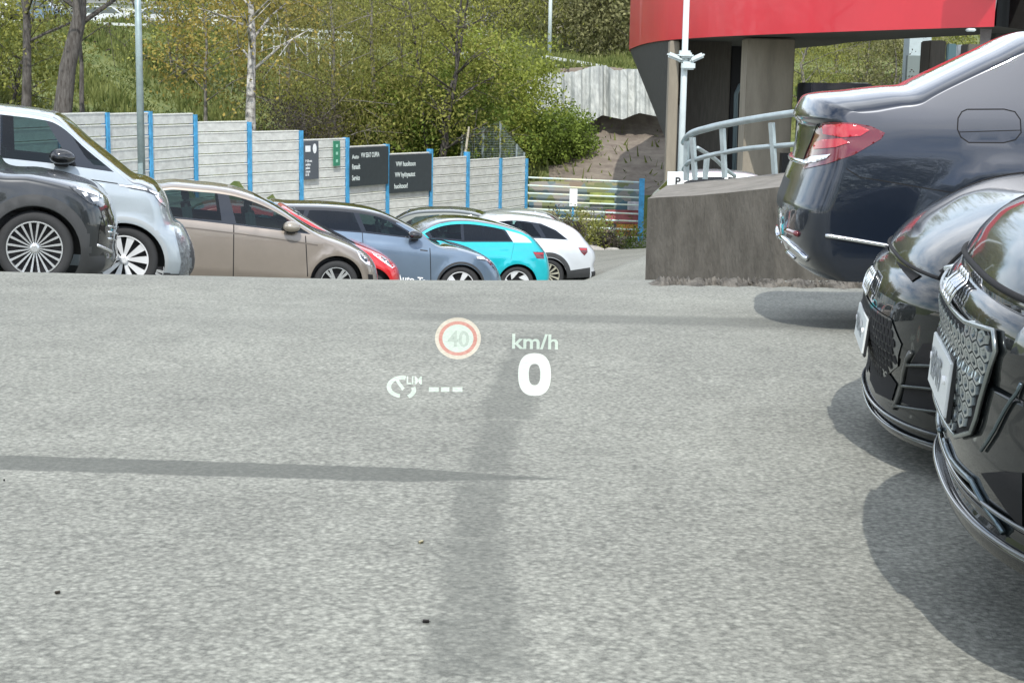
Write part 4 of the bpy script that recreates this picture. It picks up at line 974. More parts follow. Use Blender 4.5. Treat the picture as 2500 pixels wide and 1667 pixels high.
# ------------------------------------------------------------ the heads-up read-out: a lit image standing over the asphalt ahead
HY = 5.9
def hp(px, py): return P(px, py, HY)
def glow(name, col, st, mask=.985):
    m = bpy.data.materials.new(name); m.use_nodes = True; N = m.node_tree.nodes; L = m.node_tree.links
    for n in list(N): N.remove(n)
    o = N.new('ShaderNodeOutputMaterial'); t_ = N.new('ShaderNodeBsdfTransparent'); e = N.new('ShaderNodeEmission'); a = N.new('ShaderNodeAddShader')
    t_.inputs[0].default_value = (mask, mask, mask, 1); e.inputs[0].default_value = (*col, 1); e.inputs[1].default_value = st
    L.new(t_.outputs[0], a.inputs[0]); L.new(e.outputs[0], a.inputs[1]); L.new(a.outputs[0], o.inputs[0]); return m
GLOW = glow('readout_white', (.9, 1.0, .93), .5); GLOWO = glow('readout_orange', (1., .20, .10), .36, .72); GLOWC = glow('readout_cream', (1., .85, .62), .34); GREY4 = glow('readout_grey', (.6, .7, .62), .0, .8); GLOWD = glow('readout_dim', (.76, 1., .84), .38)
hc = hp(1150, 890); hud = empty('head_up_display', hc)
tag(hud, 'glowing read-out with a 40 sign, km/h and large 0 over the asphalt', 'display')
def flat(name, polys, m, dy=0., parent=None, th=.006):
    b = MB()
    for poly in polys: b.add([((hp(x, y)-hc).x, dy, (hp(x, y)-hc).z) for x, y in poly], [tuple(range(len(poly)))])
    o = b.build(name, m, parent or hud); return o
def ell(cx, cy, rx, ry, n=40, a0=0, a1=360): return [(cx+rx*math.cos(R(a0+(a1-a0)*i/n)), cy+ry*math.sin(R(a0+(a1-a0)*i/n))) for i in range(n if a1-a0 == 360 else n+1)]
def band(outer, inner):
    n = len(outer); return [[outer[i], outer[(i+1) % n], inner[(i+1) % n], inner[i]] for i in range(n)]
spd = flat('speed_digit', band([(1305+40*np.sign(math.cos(t))*abs(math.cos(t))**.8, 914+52*np.sign(math.sin(t))*abs(math.sin(t))**.8) for t in np.linspace(0, 2*PI, 41)[:-1]], [(1305+14*np.sign(math.cos(t))*abs(math.cos(t))**.8, 914+26*np.sign(math.sin(t))*abs(math.sin(t))**.8) for t in np.linspace(0, 2*PI, 41)[:-1]]), GLOW)
cx, cy = 1118, 826
sg_ = flat('speed_limit_sign', band(ell(cx, cy, 56, 51), ell(cx, cy, 47, 42)), GLOWC)
flat('sign_ring', band(ell(cx, cy, 47, 42), ell(cx, cy, 38, 34)), GLOWO, parent=sg_); flat('sign_face', [ell(cx, cy, 38, 34)], GLOWD, parent=sg_)
def word(txt, px0, py0, px1, hpx, m, parent=None, dy=-.004, bold=True):
    me = text_mesh(txt, .1, bold, 0.); co = np.array([v.co[:] for v in me.vertices]); a = co.min(0); w = np.ptp(co, 0); A_ = hp(px0, py0)-hc; sc = (hp(px1, py0)-hp(px0, py0)).x/w[0]; sz = hpx/FPX*HY/w[1]
    for v in me.vertices: v.co = Vector((A_.x+(v.co.x-a[0])*sc, dy-v.co.z, A_.z+(v.co.y-a[1])*sz))
    return me
obj('sign_number', word('40', 1093, 846, 1145, 40, GREY4), GREY4, sg_)
obj('unit_text', word('km/h', 1250, 851, 1362, 38, GLOWD), GLOWD, hud)
ci = flat('cruise_icon', band(ell(982, 944, 38, 27, 30, 100, 285), ell(982, 944, 27, 18, 30, 100, 285))[:-1]+band(ell(978, 952, 38, 24, 14, -20, 55), ell(978, 952, 27, 15, 14, -20, 55))[:-1]+[[(966, 930), (972, 926), (988, 947), (982, 953)]], GLOWD)
obj('icon_text', word('LIM', 993, 937, 1030, 20, GLOWD), GLOWD, ci)
for x0, x1 in ((1047, 1071), (1077, 1097), (1105, 1129)): flat('dash', [[(x0, 945), (x1, 945), (x1, 956), (x0, 956)]], GLOWD)

# ------------------------------------------------------------ stepped concrete fence with blue posts
CONC = mat('fence_concrete', (.58, .60, .56), .85, var=.14, vscale=3.5, bump=.3, bscale=40, stretch=(1, 1, 1.6)); CONCL = mat('fence_ledge', (.74, .76, .7), .8, var=.1)
BLUEP = mat('blue_post', (.07, .33, .58), .5, var=.25, vscale=5); SIGN_D = mat('sign_anthracite', (.035, .045, .05), .5, var=.1); SIGN_T = mat('sign_text', (.62, .7, .67), .6)
posts_px = [(257, 275), (362, 272), (472, 280), (605, 298), (731.6, 319), (844.7, 336), (943, 352), (1049.6, 364), (1140, 371), (1219.7, 386), (1283, 387)]
ptop = [272, 274, 276, 295, 318, 337, 353, 371, 381, 385, 382]     # picture height of each panel's top at its right end
pos = []
Yc = 44.0
for i, (px, py) in enumerate(posts_px):
    if i: 
        p0 = pos[-1]; best = None
        r_ = ray(px, py); kx = r_.x/r_.y
        # farther point 2.5 m from the last post
        a = kx*kx+1; b_ = -2*(kx*p0[0]+p0[1]); c0 = p0[0]**2+p0[1]**2-2.5**2; D = b_*b_-4*a*c0
        Yc = (-b_+math.sqrt(max(D, 0)))/(2*a)
    r_ = ray(px, py); pos.append((r_.x/r_.y*Yc, Yc))
print('fence', [(round(x, 1), round(y, 1)) for x, y in pos])
# two more posts out of frame to the left, behind the people carrier
d0 = Vector(pos[0])-Vector(pos[1]); 
fence = empty('concrete_fence', (pos[5][0], pos[5][1], gz(*pos[5])))
tag(fence, 'long stepped fence of pale concrete boards between blue posts behind the parked cars', 'fence')
fo = Vector(fence.location)
ext = [(pos[0][0]+d0.x*2, pos[0][1]+d0.y*2), (pos[0][0]+d0.x, pos[0][1]+d0.y)]
allp = ext+pos
pan = []
for i in range(len(allp)-1):
    a = Vector((*allp[i], 0)); c = Vector((*allp[i+1], 0)); 
    ztop = P(posts_px[0][0], 272, pos[0][1]).z-.02*(2-i) if i < 2 else P(posts_px[i-1][0], ptop[i-1], pos[i-1][1]).z
    pan.append((a, c, ztop))
BH = .34
for i, (a, c, zt) in enumerate(pan):
    d = (c-a); ln = d.length; d.normalize(); nrm = Vector((-d.y, d.x, 0))
    if nrm.y > 0: nrm = -nrm   # towards the camera side
    M_ = Matrix((d, -nrm, Vector((0, 0, 1)))).transposed()
    b = MB(); mid = (a+c)/2
    gmin = min(gz(a.x, a.y), gz(c.x, c.y)); nb = max(7, int((zt-gmin)/BH)+2)
    for k in range(nb):
        z = zt-BH*(k+.5); b.box(Vector((mid.x, mid.y, z))-fo, (ln-.16, .06, BH-.05), M_, 0); b.box(Vector((mid.x, mid.y, zt-BH*k-.02))-fo, (ln-.16, .09, .035), M_, 1)
    b.build('panel', [CONC, CONCL], fence)
ztops = [P(posts_px[i][0], posts_px[i][1], pos[i][1]).z for i in range(len(pos))]; ztops = [ztops[0], ztops[0]]+ztops
for i, (x, y) in enumerate(allp):
    zt = ztops[i]; zb = gz(x, y)-.3; b = MB(); t_ = Matrix.Rotation(R(-60), 3, 'Z')
    d_ = Vector((*allp[min(i+1, len(allp)-1)], 0))-Vector((*allp[max(i-1, 0)], 0)); an = math.atan2(d_.y, d_.x); M_ = Matrix.Rotation(an, 3, 'Z')
    ctr = Vector((x, y, (zt+zb)/2))-fo; h = zt-zb
    b.box(ctr+M_ @ Vector((0, -.09, 0)), (.16, .012, h), M_); b.box(ctr+M_ @ Vector((0, .09, 0)), (.16, .012, h), M_); b.box(ctr, (.012, .168, h), M_)
    b.build('post', BLUEP, fence)
def fence_frame(i, s0, px, py):   # not used for placing, only to face a board along panel i
    pass
def panel_board(i, name, u0, u1, zt, zb, m, off=.12):
    a, c, z = pan[i]; d = (c-a); ln = d.length; d.normalize(); nrm = Vector((-d.y, d.x, 0)); nrm = -nrm if nrm.y > 0 else nrm
    M_ = Matrix((d, -nrm, Vector((0, 0, 1)))).transposed(); p = a+d*ln*(u0+u1)/2+nrm*off
    o = empty(name, (p.x, p.y, (zt+zb)/2)); o.matrix_world = Matrix.Translation((p.x, p.y, (zt+zb)/2)) @ M_.to_4x4()
    b = MB(); b.box((0, 0, 0), (ln*(u1-u0), .03, zt-zb)); b.build('board', m, o); return o, ln*(u1-u0), zt-zb
def board_text(o, txt, x, z, size, m=SIGN_T, sx=1.):
    me = text_mesh(txt, size, True); t = obj('lettering', me, m, o); t.matrix_local = Matrix.Translation((x, -.02, z)) @ Matrix.Rotation(R(90), 4, 'X') @ Matrix.Diagonal((sx, 1, 1, 1))
iA, iB, iC = 7, 8, 6
o, w, h = panel_board(7, 'notice_board', .02, .98, pan[7][2]-.06, pan[7][2]-1.42, SIGN_D); tag(o, 'dark notice board on the fence whose top line starts small and ends in capitals', 'sign')
board_text(o, 'Auto', -w*.45, h*.22, .2); board_text(o, 'VW SEAT CUPRA', -w*.22, h*.24, .24, sx=.62); board_text(o, 'Renault', -w*.45, -h*.05, .26, sx=.62); board_text(o, 'Service', -w*.45, -h*.34, .26, sx=.62)
o, w, h = panel_board(8, 'notice_board', .02, .98, pan[8][2]-.06, pan[8][2]-1.45, SIGN_D); tag(o, 'right-hand dark notice board on the fence with three lines of pale words', 'sign')
board_text(o, 'VW huoltoon', -w*.36, h*.2, .25, sx=.8); board_text(o, 'VW hyötyautot', -w*.38, -h*.08, .25, sx=.72); board_text(o, 'huoltoon!', -w*.4, -h*.38, .25, sx=.78)
o, w, h = panel_board(6, 'parking_sign', .03, .33, pan[6][2]-.06, pan[6][2]-1.35, mat('sign_slate', (.09, .105, .12), .5)); tag(o, 'narrow slate grey sign with white symbols beside a blue post on the fence', 'sign')
SW = mat('sign_white', (.8, .84, .84), .5)
b = MB(); b.box((-w*.25, -.02, h*.3), (w*.35, .01, h*.16), bev=.004); b.build('symbol', SW, o); b = MB(); b.prism([(w*.22+.13*w*math.cos(t), h*.3+.13*h*math.sin(t)) for t in np.linspace(0, 2*PI, 17)[:-1]], lambda a, c, d: (a, -.02-d, c), .006); b.build('symbol', SW, o)
for k in range(5): board_text(o, ['P 30 min', 'asiakas', 'paikat', 'ma-pe', '8-18'][k], -w*.42, -h*(.05+.09*k), .12, SW, .8)
o, w, h = panel_board(6, 'exit_sign', .66, .80, pan[6][2]-.08, pan[6][2]-.95, mat('sign_green', (.04, .22, .13), .6)); tag(o, 'tall narrow green sign with pale marks on the concrete fence', 'sign')
for k in range(3): b = MB(); b.box((0, -.02, h*(.3-.3*k)), (w*.3, .01, h*.12)); b.build('symbol', mat('sign_pale_green', (.3, .6, .45), .5), o)

# ------------------------------------------------------------ coloured rail fence, painted wall and cars behind it
ex, ey = pos[-1]; GY = ey
BAR = mat('painted_bars', (.68, .64, .38), .6, col2=(.5, .66, .70), vscale=1.6, stretch=(1, .1, .1))
rail = empty('rail_fence', (ex+2.7, GY, gz(ex+2.7, GY))); tag(rail, 'see-through fence of thin yellow and blue bars at the end of the concrete fence', 'fence'); ro = Vector(rail.location)
gl = cr('G', [(250, 210), (1960, 285), (240, 330), (1950, 410), (240, 450), (1950, 520), (240, 570), (1950, 635), (240, 690), (1950, 770), (240, 820), (1940, 880), (240, 935), (1930, 1010), (240, 1060), (1930, 1130)])
for k in range(8):
    b = MB(); b.tube([P(*gl[2*k], GY)-ro, P(*gl[2*k+1], GY)-ro], .036, 8); b.build('bar', BAR, rail)
for px, y0, y1 in ((1566, 436, 600), ):
    b = MB(); a = P(px+2, y0, GY); c = P(px-4, y1, GY); b.box((a+c)/2-ro, (.22, .16, (a-c).length)); b.build('post', BLUEP, rail)
mural = bpy.data.materials.new('mural'); mural.use_nodes = True; N = mural.node_tree.nodes; L = mural.node_tree.links
t = N.new('ShaderNodeTexCoord'); v = N.new('ShaderNodeTexVoronoi'); v.inputs['Scale'].default_value = 2.2; nn = N.new('ShaderNodeTexNoise'); nn.inputs['Scale'].default_value = 1.5; nn.inputs['Detail'].default_value = 5
ad = N.new('ShaderNodeMixRGB'); ad.blend_type = 'ADD'; ad.inputs[0].default_value = .7; L.new(t.outputs['Object'], ad.inputs[1]); L.new(t.outputs['Object'], nn.inputs[0]); L.new(nn.outputs[1], ad.inputs[2]); L.new(ad.outputs[0], v.inputs[0])
r = N.new('ShaderNodeValToRGB'); r.color_ramp.interpolation = 'CONSTANT'
sep = N.new('ShaderNodeSeparateColor'); L.new(v.outputs['Color'], sep.inputs[0]); L.new(sep.outputs[0], r.inputs[0])
cols = [(0, (.10, .18, .22)), (.14, (.19, .21, .10)), (.3, (.30, .28, .25)), (.44, (.17, .22, .22)), (.58, (.28, .26, .14)), (.7, (.27, .28, .29)), (.84, (.26, .20, .15)), (.93, (.18, .23, .15))]
r.color_ramp.elements[0].color = (*cols[0][1], 1); r.color_ramp.elements[1].position = cols[1][0]; r.color_ramp.elements[1].color = (*cols[1][1], 1)
for p_, c_2 in cols[2:]: e = r.color_ramp.elements.new(p_); e.color = (*c_2, 1)
L.new(r.outputs[0], N['Principled BSDF'].inputs['Base Color']); N['Principled BSDF'].inputs['Roughness'].default_value = .8
a = P(1292, 440, GY+.6); c = P(1568, 585, GY+.6); b = MB(); b.box((0, 0, 0), (c.x-a.x, .2, a.z-c.z+.9)); mw = b.build('mural_wall', mural); mw.location = ((a.x+c.x)/2, GY+.6, (a.z+c.z-.9)/2-.05)
tag(mw, 'low wall covered in blurry green, blue and ochre street paint behind the bar fence', 'wall')
sp = empty('white_notice', P(1400, 520, GY-4)); so = Vector(sp.location); tag(sp, 'small white notice on a thin blue pole in front of the coloured bars', 'sign')
b = MB(); q1 = P(1391, 461, GY-4); q2 = P(1409, 504, GY-4); b.box((q1+q2)/2-so, (q2.x-q1.x, .03, q1.z-q2.z)); b.build('board', SW, sp); b = MB(); b.tube([P(1399, 490, GY-3.95)-so, P(1398, 600, GY-3.95)-so], .04, 8); b.build('pole', BLUEP, sp)
for px0, py0, px1, py1, cc, nm in ((1478, 512, 1560, 548, (.32, .10, .10), 'red'), (1504, 546, 1560, 580, (.5, .22, .04), 'orange'), (1532, 492, 1564, 514, (.62, .58, .6), 'white'), (1440, 470, 1500, 500, (.25, .29, .08), 'green')):
    a = P(px0, py0, GY+.4); c = P(px1, py1, GY+.4); b = MB(); b.box((a+c)/2-mw.location, (c.x-a.x, .05, a.z-c.z), bev=.02); o = b.build('painted_panel', mat('paint_patch_'+nm, cc, .7, var=.35, vscale=2), mw)

# ------------------------------------------------------------ grass bank behind the fences
A_ = np.array(pos[1]); B_ = np.array(pos[-1]); u_ = (B_-A_)/np.linalg.norm(B_-A_); n_ = np.array([-u_[1], u_[0]])
def sstep(t): t = np.clip(t, 0, 1); return t*t*(3-2*t)
def bank(X, Y):
    d1 = (X-A_[0])*n_[0]+(Y-A_[1])*n_[1]; d2 = Y-(GY+4.5)
    s1 = np.clip(((X-A_[0])*u_[0]+(Y-A_[1])*u_[1])/np.linalg.norm(B_-A_), 0, 1)
    zf = -1.7+s1*(-4.0+1.7)
    left = zf+(4.0-zf)*sstep((d1-.5)/36)+.015*np.clip(d1-36, 0, 200)
    right = -3.9+2.7*np.clip(d2/12, 0, 1)+3.1*sstep((d2-12.2)/.5)+5*sstep((d2-13)/60)
    w = sstep((X+7)/7.5)
    z = np.where(d2 > 0, left*(1-w)+right*w, left)
    z = np.where((d1 > .3) | (d2 > 0), z, np.minimum(left, gz_np(X, Y))-.6)
    return z+.12*np.sin(X*.9+Y*.5)*np.cos(Y*.7-X*.3)*((d1 > 1) | (d2 > 1))
def bz(x, y): return float(bank(np.array([float(x)]), np.array([float(y)]))[0])
bx_ = np.concatenate([np.arange(-110, -34, 4.), np.arange(-32, 24, .7), np.arange(26, 120, 4.)]); by_ = np.concatenate([np.arange(28, 110, .7), np.arange(112, 300, 6.)])
XX, YY = np.meshgrid(bx_, by_); ZZ = bank(XX, YY); nx, ny = len(bx_), len(by_)
D1 = (XX-A_[0])*n_[0]+(YY-A_[1])*n_[1]; D2 = YY-(GY+4.5); ok = (D1 > -.6) | (D2 > -.6)
fs = [(j*nx+i, j*nx+i+1, (j+1)*nx+i+1, (j+1)*nx+i) for j in range(ny-1) for i in range(nx-1) if ok[j, i] and ok[j+1, i+1]]
GRASS = mat('bank_grass', (.06, .095, .02), .95, col2=(.17, .18, .06), vscale=.9, bump=.6, bscale=9, stretch=(1.6, 1.6, .35))
DIRT = mat('bare_earth', (.13, .105, .085), .95, col2=(.22, .19, .15), vscale=1.4, bump=.6, bscale=6)
mi = []
for f in fs:
    x, y, z = XX.ravel()[f[0]], YY.ravel()[f[0]], ZZ.ravel()[f[0]]
    dd = y-(GY+4.5); mi.append(1 if (x > 1.6+.6*math.sin(y) and 0 < dd < 12.8 and x < 12) else 0)
kind(obj('grass_bank', mesh('grass_bank', np.stack([XX.ravel(), YY.ravel(), ZZ.ravel()], 1), fs, mi), [GRASS, DIRT], smooth=True), 'structure')

# stone-grey retaining wall on the slope
WY = GY+4.5+12; RW = mat('rock_wall', (.27, .29, .28), .9, col2=(.46, .48, .45), vscale=2.2, bump=.35, bscale=8, stretch=(1.5, 1.5, .12))
vs = []; fs = []; n = 90; m_ = 14
topp = [(1262, 195), (1290, 190), (1320, 180), (1400, 176), (1450, 162), (1480, 160), (1500, 172), (1560, 168), (1600, 170), (1700, 172)]; botp = [(1262, 215), (1300, 245), (1325, 285), (1360, 298), (1430, 292), (1470, 268), (1520, 278), (1560, 262), (1600, 270), (1700, 290)]
def lerp_pts(p, x):
    for a, c in zip(p, p[1:]):
        if a[0] <= x <= c[0]: return a[1]+(c[1]-a[1])*(x-a[0])/(c[0]-a[0])
    return p[-1][1]
rng = np.random.RandomState(3); ph = 0
for i in range(n+1):
    px = 1262+(1700-1262)*i/n; ph += rng.uniform(.3, 1.3); rib = .16*math.sin(ph)+.08*math.sin(ph*2.7)
    if 1474 < px < 1488: rib += .7
    yt = lerp_pts(topp, px)+rng.uniform(-1.5, 1.5); yb = lerp_pts(botp, px)+14
    for j in range(m_+1):
        t_ = j/m_; p = P(px, yt+(yb-yt)*t_, WY-1.0-.9*t_); vs.append((p.x, p.y+rib+rng.uniform(-.02, .02), p.z))
for i in range(n):
    for j in range(m_): a = i*(m_+1)+j; fs.append((a, a+1, a+m_+2, a+m_+1))
k0 = len(vs)
for i in range(n+1): x, y, z = vs[i*(m_+1)]; vs.append((x, y+1.6, z-.1))
for i in range(n): fs.append((i*(m_+1), (i+1)*(m_+1), k0+i+1, k0+i))
rwl = obj('retaining_wall', mesh('retaining_wall', vs, fs), RW, smooth=False); tag(rwl, 'pale grey ribbed rock face above the brown earth slope left of the red building', 'rock wall')

# ------------------------------------------------------------ ramp block with railing
RC = mat('ramp_concrete', (.068, .062, .051), .95, col2=(.112, .103, .087), vscale=2.4, bump=1., bscale=14, stretch=(1.6, 1.6, .6)); RT = mat('ramp_top', (.13, .12, .10), .95, col2=(.20, .185, .16), vscale=3, bump=.5, bscale=10)
fr = cr('D', [(440, 632), (520, 622), (950, 600), (1290, 570), (1820, 512)])+[(2100, 447), (2450, 425)]
frY = [21.6, 21.5, 21, 20.6, 19.9, 19.2, 18.2]
bk = cr('D', [(455, 620), (650, 490), (1200, 430), (1500, 400), (1960, 350)])+[(2100, 408), (2450, 385)]
def zat(p, Y): return P(p[0], p[1], Y)
F_ = [zat(p, Y) for p, Y in zip(fr, frY)]
Bk = [F_[0]+Vector((.05, .15, .02))]+[None]*6
for i in range(1, 7):
    r_ = ray(*bk[i]); zt = F_[i].z+.02; t_ = (zt-CAM.z)/r_.z; Bk[i] = CAM+r_*t_
    if Bk[i].y < F_[i].y+.8 or Bk[i].y > F_[i].y+7: Bk[i] = CAM+r_*((F_[i].y+3.5)/r_.y)
b = MB(); n = len(F_); rows_ = 6
for i in range(n-1):
    k = 14
    for q in range(k):
        t0, t1 = q/k, (q+1)/k
        f0 = F_[i].lerp(F_[i+1], t0); f1 = F_[i].lerp(F_[i+1], t1); b0 = Bk[i].lerp(Bk[i+1], t0); b1 = Bk[i].lerp(Bk[i+1], t1)
        g0_, g1_2 = gz(f0.x, f0.y)-.6, gz(f1.x, f1.y)-.6
        b.add([f0, f1, (f1.x, f1.y-.05, g1_2), (f0.x, f0.y-.05, g0_)], [(0, 3, 2, 1)], 0)
        mids0 = [f0.lerp(b0, j/5)+Vector((0, 0, 0)) for j in range(6)]; mids1 = [f1.lerp(b1, j/5) for j in range(6)]
        b.add(mids0+mids1, [(j, j+6, j+7, j+1) for j in range(5)], 1)
        b.add([b0, b1, (b1.x, b1.y, g1_2), (b0.x, b0.y, g0_)], [(0, 1, 2, 3)], 0)
b.add([F_[0], Bk[0], (Bk[0].x, Bk[0].y, gz(F_[0].x, F_[0].y)-.6), (F_[0].x, F_[0].y-.05, gz(F_[0].x, F_[0].y)-.6)], [(0, 1, 2, 3)], 0)
rb = b.build('ramp_wall', [RC, RT]); rb.data.validate(); tag(rb, 'thick dark weathered concrete wall of the ramp, behind the tail of the navy saloon', 'wall')
RAIL = mat('galvanised', (.36, .42, .43), .4, .5, var=.12)
rg = empty('ramp_railing', Bk[2]); go = Vector(Bk[2]); tag(rg, 'curved grey steel railing of round tubes on top of the dark ramp wall', 'railing')
tr_ = cr('F', [(505, 830), (560, 745), (650, 690), (820, 640), (1000, 595), (1400, 520), (2000, 430), (2500, 380)]); yy_ = [24.9, 24.6, 24.4, 24.1, 23.9, 23.4, 22.6, 22.0]
tp_ = [P(*p, Y)-go for p, Y in zip(tr_, yy_)]
def sm3(pts, k=5):
    out_ = []
    for i in range(len(pts)-1):
        p0 = pts[max(i-1, 0)]; p1 = pts[i]; p2 = pts[i+1]; p3 = pts[min(i+2, len(pts)-1)]
        for j in range(k):
            t_ = j/k; out_.append(.5*((2*p1)+(-p0+p2)*t_+(2*p0-5*p1+4*p2-p3)*t_**2+(-p0+3*p1-3*p2+p3)*t_**3))
    return out_+[pts[-1]]
b = MB(); b.tube(sm3(tp_), .055, 12); b.build('handrail', RAIL, rg, True)
tr_ = cr('F', [(500, 1200), (560, 1110), (660, 1065), (850, 1008), (1040, 970), (1400, 910), (2080, 850), (2500, 800)])
b = MB(); b.tube(sm3([P(*p, Y)-go for p, Y in zip(tr_, yy_)]), .036, 10); b.build('midrail', RAIL, rg, True)
for x0, y0, x1, y1, Y in ((620, 760, 655, 1340, 24.4), (540, 790, 535, 1350, 24.7), (1030, 640, 1060, 1310, 23.9), (1700, 560, 1745, 1260, 23.0), (820, 1010, 790, 1330, 25.6), (2350, 480, 2400, 1220, 22.2)):
    (a, c) = cr('F', [(x0, y0), (x1, y1)]); p0 = P(*a, Y)-go; p1 = P(*c, Y)-go; b = MB(); b.tube([p0, p1], [.05, .045], 4); b.build('baluster', RAIL, rg)
b = MB(); b.tube(sm3([P(*p, Y)-go for p, Y in zip(cr('F', [(690, 905), (820, 985), (950, 1075), (1050, 1175), (1200, 1290)]), [25.0, 26.2, 27.2, 27.6, 28])]), .035, 8); b.build('return_rail', RAIL, rg, True)

# strip of grit and old leaves lying along the crest before the ramp wall
rng = np.random.RandomState(4); m_ = 130; vs = []; fs = []
for i in range(m_+1):
    t_ = i/m_; a = P(1590+(2160-1590)*t_, 690, 11.4); x = a.x
    for j, (dy, h) in enumerate(((-.16, -.01), (-.09, .02), (0, .045), (.1, .03), (.2, -.01))):
        y = 11.55+dy*(1+.5*math.sin(i*.31))+rng.uniform(-.03, .03); vs.append((x, y, gz(x, y)+h*(.6+.9*rng.rand())*min(1, i/6)*(1 if h > 0 else 1)))
for i in range(m_):
    for j in range(4): a = i*5+j; fs.append((a, a+5, a+6, a+1))
kind(obj('dirt_strip', mesh('dirt_strip', vs, fs), mat('grit', (.05, .045, .037), .95, col2=(.17, .155, .13), vscale=9, bump=.8, bscale=40)), 'structure')

# parking sign
ps = empty('parking_sign', P(1649, 437, 28.5)); tag(ps, 'small white board with a black P at the foot of the white camera pole', 'sign')
b = MB(); b.box((0, 0, 0), (.29, .03, .26)); b.build('board', SW, ps); o = obj('lettering', text_mesh('P', .2, True), MATS['gap'], ps); o.matrix_local = Matrix.Translation((-.01, -.02, -.11)) @ Matrix.Rotation(R(90), 4, 'X')
b = MB(); b.tube([(0, .03, -.1), (0, .03, -2.4)], .03, 8); b.build('pole', RAIL, ps)
# white pole with cameras
WPM = mat('white_pole', (.52, .58, .58), .45, var=.05); a = P(1661, 440, 30); tpx = P(1684, -180, 30); c = Vector((a.x, 30, tpx.z))
cp_ = empty('camera_pole', (a.x, 30, gz(a.x, 30))); co_ = Vector(cp_.location); tag(cp_, 'white pole carrying a cluster of white security cameras in front of the red building', 'pole')
b = MB(); b.tube([(0, 0, -.2), Vector((0, 0, c.z-co_.z))], [.066, .055], 14); b.build('pole', WPM, cp_, True)
zc_ = P(1675, 140, 30).z-co_.z
for dx, dz, ang in ((-.2, .0, 20), (.22, -.01, -25), (.0, .03, 0)):
    b = MB(); b.box((dx, -.12, zc_+dz), (.3, .16, .1), Matrix.Rotation(R(ang), 3, 'Y'), bev=.035); b.build('security_camera', WPM, cp_)
b = MB(); b.box((.06, -.1, zc_-.16), (.26, .16, .15), bev=.03); b.build('junction_box', WPM, cp_)
b = MB(); b.tube([(0, 0, zc_-.1), (0, 0, zc_+.12)], .11, 12); b.build('bracket', WPM, cp_)
# grey lamp post at the left
LP = mat('lamp_grey', (.27, .34, .34), .45, .4, var=.12); a = P(346, 430, 41); tpx = P(336, 0, 41)
lp = empty('lamp_post', (a.x, 41, gz(a.x, 41))); tag(lp, 'tall grey steel lamp post in front of the concrete fence, behind the silver-white people carrier', 'lamp post')
h_ = tpx.z-lp.location.z+2.5; b = MB(); b.tube([(0, 0, -.2), (0, 0, h_)], [.105, .075], 16); b.build('pole', LP, lp, True); b = MB(); b.box((.5, 0, h_), (1.2, .2, .08), bev=.03); b.build('lamp_head', LP, lp); b = MB(); b.box((0, -.1, 1.0), (.12, .03, .35)); b.build('service_door', LP, lp)
# white pole far up on the slope
a = P(1341, 150, 96); wp = empty('lamp_post', (a.x, 96, bz(a.x, 96))); tag(wp, 'thin white lamp post far away on the bank above the grey rock face', 'lamp post')
h_ = P(1345, 0, 96).z-wp.location.z+3; b = MB(); b.tube([(0, 0, -.3), (0, 0, h_)], [.13, .1], 10); b.build('pole', WPM, wp, True); b = MB(); b.box((-.5, 0, h_), (1.3, .25, .1), bev=.03); b.build('lamp_head', WPM, wp)

# ------------------------------------------------------------ red building on pillars
K = 1.15; hS = 1.16*K
crv = [(9, 30), (7.6, 33), (6.05, 36.8), (5.2, 39.4), (4.7, 41.6), (4.34, 43.6), (4.19, 45.5), (4.12, 48.5), (4.17, 52), (4.33, 57), (4.9, 62), (6.5, 66)]
crv = [Vector(((x-.3*min(1, max(0, (y-30)/10)))*K, y*K, 0)) for x, y in crv]; crv = sm3(crv, 5); zb_ = CAM.z+hS
bld = empty('red_building', (8*K, 36*K, -2.2)); tag(bld, 'building raised on concrete pillars with a wide curved bright red band', 'building'); bo = Vector(bld.location)
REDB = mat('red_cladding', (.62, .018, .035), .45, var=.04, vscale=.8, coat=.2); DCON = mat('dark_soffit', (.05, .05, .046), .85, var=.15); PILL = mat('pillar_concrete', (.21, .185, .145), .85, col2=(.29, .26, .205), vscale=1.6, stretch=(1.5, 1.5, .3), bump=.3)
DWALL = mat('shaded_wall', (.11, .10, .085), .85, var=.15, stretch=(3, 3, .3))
b = MB(); n = len(crv); vs = [p+Vector((0, 0, zb_)) for p in crv]+[p+Vector((0, 0, zb_+2.1)) for p in crv]
b.add([v-bo for v in vs], [(i, i+1, n+i+1, n+i) for i in range(n-1)]); b.build('fascia', REDB, bld, False)
inner = [Vector((p.x+1.6+4.0*min(1, max(0, (p.y-34)/16)), p.y+2.2, 0)) for p in crv]
b = MB(); vs = [p+Vector((.03, .02, zb_+.02)) for p in crv]+[p+Vector((0, 0, zb_-.02)) for p in inner]
b.add([v-bo for v in vs], [(i, n+i, n+i+1, i+1) for i in range(n-1)]); ro_ = [p+Vector((0, 0, zb_-.02)) for p in inner]+[p+Vector((0, 0, zb_+1.5)) for p in inner]; b.add([v-bo for v in ro_], [(i, n+i, n+i+1, i+1) for i in range(n-1)])
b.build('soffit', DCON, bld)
b = MB(); vs = [p+Vector((0, 0, zb_+2.09)) for p in crv]+[p+Vector((0, 0, zb_+2.09)) for p in inner]; b.add([v-bo for v in vs], [(i, i+1, n+i+1, n+i) for i in range(n-1)]); b.build('roof', mat('roof_felt', (.1, .1, .1), .9), bld)
